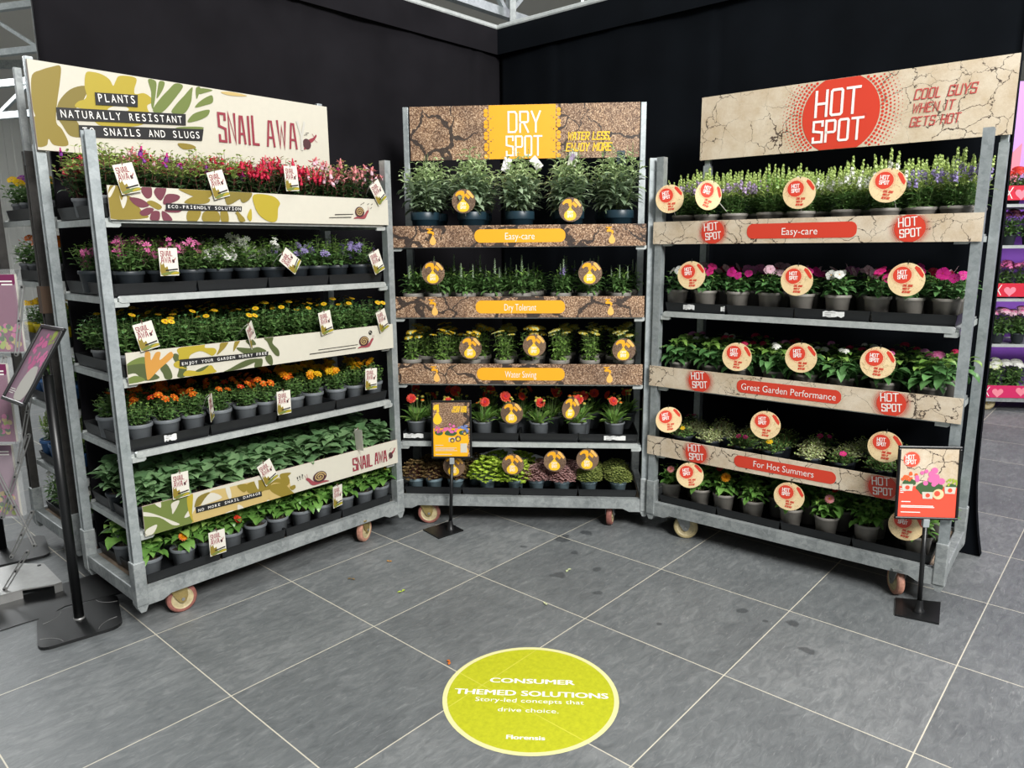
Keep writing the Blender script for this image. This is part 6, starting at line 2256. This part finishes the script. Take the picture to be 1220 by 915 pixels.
p.flat(circ(.055, .285, .018), -.0074, 'ink_photo_lime')
for q, l in ((.05, .05), (.042, .06), (.034, .045)):
    p.flat([(-.09, q), (-.09 + l, q), (-.09 + l, q + .003), (-.09, q + .003)], -.0074, 'lettering_white')
p.build('poster', fo_)
mb = MB()
mb.tube([(0, 0, 1.0), (.0, -.01, 1.04), (-.006, -.04, 1.06)], .008, 'black_powder_steel', 8)
mb.build('bracket', root)

# ------------------------------------------------------------------ brochure rack at the edge of the aisle
RX, RY = -2.12, 3.00
root = empty('brochure_rack', (RX, RY, 0), 0, 'folding leaflet rack with clear pockets of pink leaflets on a silver foot', 'brochure rack')
mb = MB()
foot = [(-2.50, 3.02), (-2.33, 3.17), (-2.20, 3.165), (-2.00, 2.975), (-2.02, 2.95), (-2.13, 2.905), (-2.30, 2.75)]
foot = [(x - RX, y - RY) for x, y in foot]
mb.prism(foot, .040, .046, 'brushed_silver', 'XY')
def lip(a, b, z0=.002):
    n = len(mb.v)
    mb.v += [(a[0], a[1], z0), (b[0], b[1], z0), (b[0], b[1], .042), (a[0], a[1], .042)]
    mb.face([n, n + 1, n + 2, n + 3], mb.mi('brushed_silver'))
lip(foot[5], foot[6]); lip(foot[3], foot[4]); lip(foot[0], foot[1])
mb.tube([(foot[2][0] - .01, foot[2][1] - .02, .046), (foot[2][0] - .01, foot[2][1] - .02, .049)], .008, 'black_plastic', 10)
mb.build('foot', root)
mb = MB()
mb.box(-.215, -.10, .046, -.150, -.06, .20, 'brushed_silver', .003)
mb.build('upright', root)
def slotbar(p, q, wd=.017, nm='scissor_arm'):
    """flat metal arm with rounded ends and a long slot"""
    p, q = Vector(p), Vector(q)
    d = (q - p)
    l = d.length
    d.normalize()
    side = Vector((d.z, 0, -d.x)).normalized() * wd * .5
    mb = MB()
    for s in (-1, 1):
        mb.tube([p + side * s * .75, q + side * s * .75], .0028, 'brushed_silver', 6)
    for e in (p, q, p + d * l * .5):
        mb.tube([e + Vector((0, -.004, 0)), e + Vector((0, .004, 0))], wd * .5, 'brushed_silver', 12)
        mb.tube([e + Vector((0, -.006, 0)), e + Vector((0, -.0035, 0))], wd * .22, 'black_plastic', 8)
    mb.build(nm, root)
arms = [((33, 340), (14, 368)), ]
A = lambda x, z, y=-.10: (x - RX, y, z)
# zigzag, bottom to top
Z = [(-2.115, .13), (-2.02, .47), (-2.145, .32), (-1.99, .735), (-2.135, .62)]
slotbar(A(-1.948, 1.345), A(-2.008, 1.075))
slotbar(A(-1.932, 1.050), A(-2.062, .62))
slotbar(A(-2.060, 1.06), A(-2.14, .80), nm='scissor_arm')
slotbar(A(-2.005, .735), A(-2.165, .38))
slotbar(A(-2.035, .40), A(-2.15, .20))
slotbar(A(-2.165, .60), A(-2.045, .25))
slotbar(A(-2.08, .22), A(-2.20, .05))
def pocket(x0, x1, z0, z1, y, nm, label, cover, lean=.10):
    """clear pocket with a leaflet in it; the leaflet itself is a thing of its own"""
    mb = MB()
    d = .045
    mb.box(x0, 0, 0, x1, .002, z1 - z0, 'clear_acrylic')
    mb.box(x0, -d, 0, x1, -d + .002, (z1 - z0) * .82, 'clear_acrylic')
    mb.box(x0, -d, 0, x1, .002, .002, 'clear_acrylic')
    for x in (x0, x1 - .002):
        mb.prism([(-d, 0), (.002, 0), (.002, z1 - z0), (-d, (z1 - z0) * .82)], x, x + .002, 'clear_acrylic', 'YZ')
    po = mb.build('acrylic_pocket', root, (0, y, z0))
    lf = empty('leaflet', (RX, RY + y - .021, z0 + .004), 0, label, 'leaflet', 'pink leaflets in the rack')
    mb = MB()
    a, b = x0 + .007, x1 - .007
    hh = (z1 - z0) * .93
    mb.box(a, -.008, 0, b, .004, hh, 'card_white')
    mb.build('pages', lf)
    mb = MB()
    mb.flat([(a + .0005, .0005), (b - .0005, .0005), (b - .0005, hh - .0005), (a + .0005, hh - .0005)], -.0084, cover)
    rng = random.Random(int(z0 * 100))
    for i in range(40):
        mb.flat(circ(rng.uniform(a + .015, b - .015), rng.uniform(.015, hh * .34), .011, n=8), -.0088 - i * .00001, rng.choice(['ink_photo_green', 'ink_photo_lime', 'ink_tan', 'ink_pink_ink']))
    for q, l in ((.90, .5), (.86, .4)):
        mb.flat([(b - .012 - (b - a) * l, hh * q), (b - .012, hh * q), (b - .012, hh * q + .006), (b - .012 - (b - a) * l, hh * q + .006)], -.0092, 'lettering_white')
    mb.build('cover', lf)
pocket(-2.10 - RX, -1.975 - RX, 1.08, 1.415, -.06, 'p', 'pink leaflet standing in the highest clear pocket of the rack', 'ink_leaflet_pink')
pocket(-2.17 - RX, -2.01 - RX, .72, 1.065, -.13, 'p', 'pink leaflet in the clear pocket just below the highest one', 'ink_leaflet_pink')
pocket(-2.26 - RX, -2.115 - RX, .36, .70, -.02, 'p', 'pale mauve leaflet in the lowest clear pocket, above the silver foot', 'ink_leaflet_mauve')

# black foot and pole of a further stand behind the rack, and a low plate
root = empty('stand_foot', (-2.52, 3.45, 0), 0, 'rounded black stand foot with a short black pole, behind the leaflet rack', 'stand')
mb = MB()
mb.prism([(x + 2.52, y - 3.45) for x, y in rounded([(-2.74, 3.40), (-2.52, 3.17), (-2.285, 3.345), (-2.48, 3.60)], .05)], .0005, .014, 'black_powder_steel', 'XY')
mb.build('base', root)
mb = MB()
mb.smooth = True
mb.tube([(-.055, -.03, .012), (-.055, -.03, .62)], .0185, 'black_powder_steel', 14)
mb.build('pole', root)
mb = MB()
mb.prism([(-2.25, 2.42), (-1.985, 2.70), (-1.93, 2.745), (-1.905, 2.835), (-1.62, 3.02), (-1.86, 3.24), (-2.22, 2.86), (-2.5, 2.62)], .0004, .004, 'black_powder_steel', 'XY')
tag(mb.build('floor_plate'), 'thin black steel plate lying on the tiles under the leaflet rack', 'plate')

# ------------------------------------------------------------------ plants on the dark cart behind
LV = [1.63, 1.345, 1.04, .745, .41, BASE_Z]
LN_ = ['top shelf', 'second shelf', 'third shelf', 'fourth shelf', 'fifth shelf', 'bottom deck']
spec = [('pansy', 'mixed', 'small', 1.1), ('pansy', 'orange', 'small', 1.1), ('pansy', 'yellow', 'yellow', 1.0), ('lantana', 'none', 'blue', .8), ('angelonia', 'lime', 'blue', .75), ('garden_pink', 'white', 'small', 1.0)]
for i, z in enumerate(LV):
    sp, col, pot, sc = spec[i]
    n = 0
    for v in (.09, .22, .35, .48):
        for u in (.085, .21):
            n += 1
            lab = '%s %s, %s of the dark cart, %s pair from snail-print cart, %s' % (COLW[sp][col], SPECIES[sp][1], LN_[i], ordn((n - 1) // 2), 'outer' if u < .1 else 'inner')
            plant(sp, col, pot, at('L', .035 + u, .80 + v, z + .006), PR.uniform(0, 6), sc * PR.uniform(.93, 1.07), lab, '%s plants on the %s of the dark cart' % (SPECIES[sp][1], LN_[i]))
    o = ks(put('plant_tray', TRAYM, None, at('L', .035 + .032, .80 + .03, z + .001)))
    o.rotation_euler = (0, 0, yaw('L'))
    tag(o, 'black plastic tray at the end of the dark weathered cart, %s' % LN_[i], 'tray', 'black trays on the dark cart')

# ------------------------------------------------------------------ the pink display beyond the curtain
QO = (4.06, 6.36, 0)
QY = -.16
def qat(u, v, z):
    return (QO[0] + u * math.cos(QY) - v * math.sin(QY), QO[1] + u * math.sin(QY) + v * math.cos(QY), z)
QS = [1.80, 1.455, 1.00, .60]
cart('galvanised plant cart with crimson heart-print signs, beyond the end of the black curtain', QO, QY, QS,
     [(.21, .05, .0, 'wheel_tyre_cream', 'caster_yellow_zinc'), (1.2, .05, .3, 'wheel_tyre_cream', 'caster_yellow_zinc'), (.2, .47, .3, 'wheel_tyre_cream', 'caster_yellow_zinc'), (1.2, .47, .3, 'wheel_tyre_cream', 'caster_yellow_zinc')], ext=2.9, k=1.0, fz=0)
def heart(cx, cz, r):
    out = []
    for i in range(24):
        t = 2 * PI * i / 24
        out.append((cx + r * .062 * 16 * math.sin(t) ** 3, cz + r * .062 * (13 * math.cos(t) - 5 * math.cos(2 * t) - 2 * math.cos(3 * t) - math.cos(4 * t))))
    return out
for (z0, z1, ink, lb) in ((1.835, 1.955, 'ink_sign_crimson', 'red sign with pale hearts along the top shelf of the heart-print cart'), (1.02, 1.135, 'ink_sign_crimson', 'red sign with pale hearts along the third shelf of the heart-print cart'),
                     (.125, .235, 'ink_pink_crimson', 'pink-red sign with hearts along the bottom deck of the heart-print cart')):
    root = empty('shelf_sign', (qat(.02, -.032, z0)), QY, lb, 'sign', 'signs of the heart-print cart')
    if 'ink_pink_crimson' not in MATS: plain('ink_pink_crimson', '#cf2560', .45)
    mb = MB()
    mb.box(0, 0, 0, 1.31, .006, z1 - z0, ink)
    mb.build('board', root)
    mb = MB()
    hh = z1 - z0
    for k in range(7):
        mb.flat(clip_rect(heart(.06 + k * .19, hh * (.42 if k % 2 else .55), hh * .42), .001, .001, 1.309, hh - .001), -.001, 'ink_sign_pink')
    for k in range(4):
        cx = .155 + .38 * k
        mb.flat([(cx - .03, .012), (cx - .022, .012), (cx + .03, hh - .012), (cx + .022, hh - .012)], -.0014, 'lettering_white')
        mb.flat([(cx + .03, .012), (cx + .022, .012), (cx - .03, hh - .012), (cx - .022, hh - .012)], -.0014, 'lettering_white')
    mb.build('printed_artwork', root)
root = empty('banner_board', qat(.14, .46, 2.0), QY, 'lilac banner board with a pink corner above the heart-print cart', 'sign')
mb = MB()
mb.box(0, 0, 0, 1.2, .012, .88, 'lilac_board')
mb.build('board', root)
mb = MB()
mb.flat([(0.01, .01), (.32, .01), (.32, .36)], -.001, 'ink_sign_pink')
mb.build('printed_artwork', root)
mb = MB()
x0, y0 = 3.72, 7.28
mb.v = [(3.3, 7.46, 0.0), (8.5, 6.62, 0.0), (8.5, 6.68, 0.0), (3.3, 7.52, 0.0), (3.3, 7.46, 2.25), (8.5, 6.62, 2.25), (8.5, 6.68, 2.25), (3.3, 7.52, 2.25)]
for f in ((0, 1, 5, 4), (1, 2, 6, 5), (2, 3, 7, 6), (3, 0, 4, 7), (4, 5, 6, 7), (3, 2, 1, 0)):
    mb.face(list(f), mb.mi('purple_panel'))
tag(mb.build('wall_right'), kind='structure')
qspec = [('garden_pink', ['scarlet', 'scarlet', 'scarlet', 'scarlet'], 'dark'), ('garden_pink', ['wine', 'wine', 'wine', 'wine'], 'blue_black'), ('garden_pink', ['wine', 'rose', 'rose', 'wine'], 'squat'), ('garden_pink', ['pink', 'pink', 'pink', 'pink'], 'dark'), ('garden_pink', ['white', 'snow', 'white', 'white'], 'dark')]
QN = ['top shelf', 'second shelf', 'third shelf', 'fourth shelf', 'bottom deck']
for i, z in enumerate(QS + [BASE_Z]):
    zz = {0: 1.835, 1: 1.46, 2: 1.145, 3: .60, 4: .14}[i]
    sp, cols, pot = qspec[i]
    for r, v in enumerate((.08, .24)):
        for k in range(3):
            lab = '%s garden pink, %s, %s of the heart-print cart, %s from curtain' % (COLW[sp][cols[k]], ('front row', 'second row')[r], QN[i], ordn(k))
            plant(sp, cols[k], 'dark' if pot != 'blue_black' else 'dark', qat(.10 + .165 * k + .07 * r, v, z + .006), PR.uniform(-.3, .3), 1.5 * PR.uniform(.95, 1.05), lab, 'garden pinks on the %s of the heart-print cart' % QN[i], k=1.0)

# ------------------------------------------------------------------ fallen leaves
for i, (x, y, mat, s, lb) in enumerate(((-.60, 3.25, 'petal_amber', .016, 'tiny yellow leaf lying on a tile near the snail-print cart\'s pink-tyred wheel'), (-.49, 2.94, 'leaf_lime', .022, 'lime green fallen leaf on the tile in front of the snail-print cart'),
                                  (-.235, 2.39, 'petal_orange', .018, 'orange fallen petal on the tile joint beside the lime sticker'), (-.74, 3.07, 'leaf_bronze', .020, 'brown fallen leaf on the tiles before the snail-print cart'),
                                  (.252, 3.14, 'leaf_cream', .022, 'pale green crumpled leaf on a damp patch of the tiles'), (.13, 2.82, 'leaf_cream', .016, 'pale round leaf scrap on the tile above the sticker'))):
    mb = MB()
    for k in range(2):
        leaf(mb, (0, 0, .003), 1.1 * i + 2.4 * k, .15, s, s * .6, .5, mat, 'ovate')
    root = mb.build('fallen_leaf', None, (x, y, .001))
    tag(root, lb, 'leaf', 'leaves and petals dropped on the tiles')
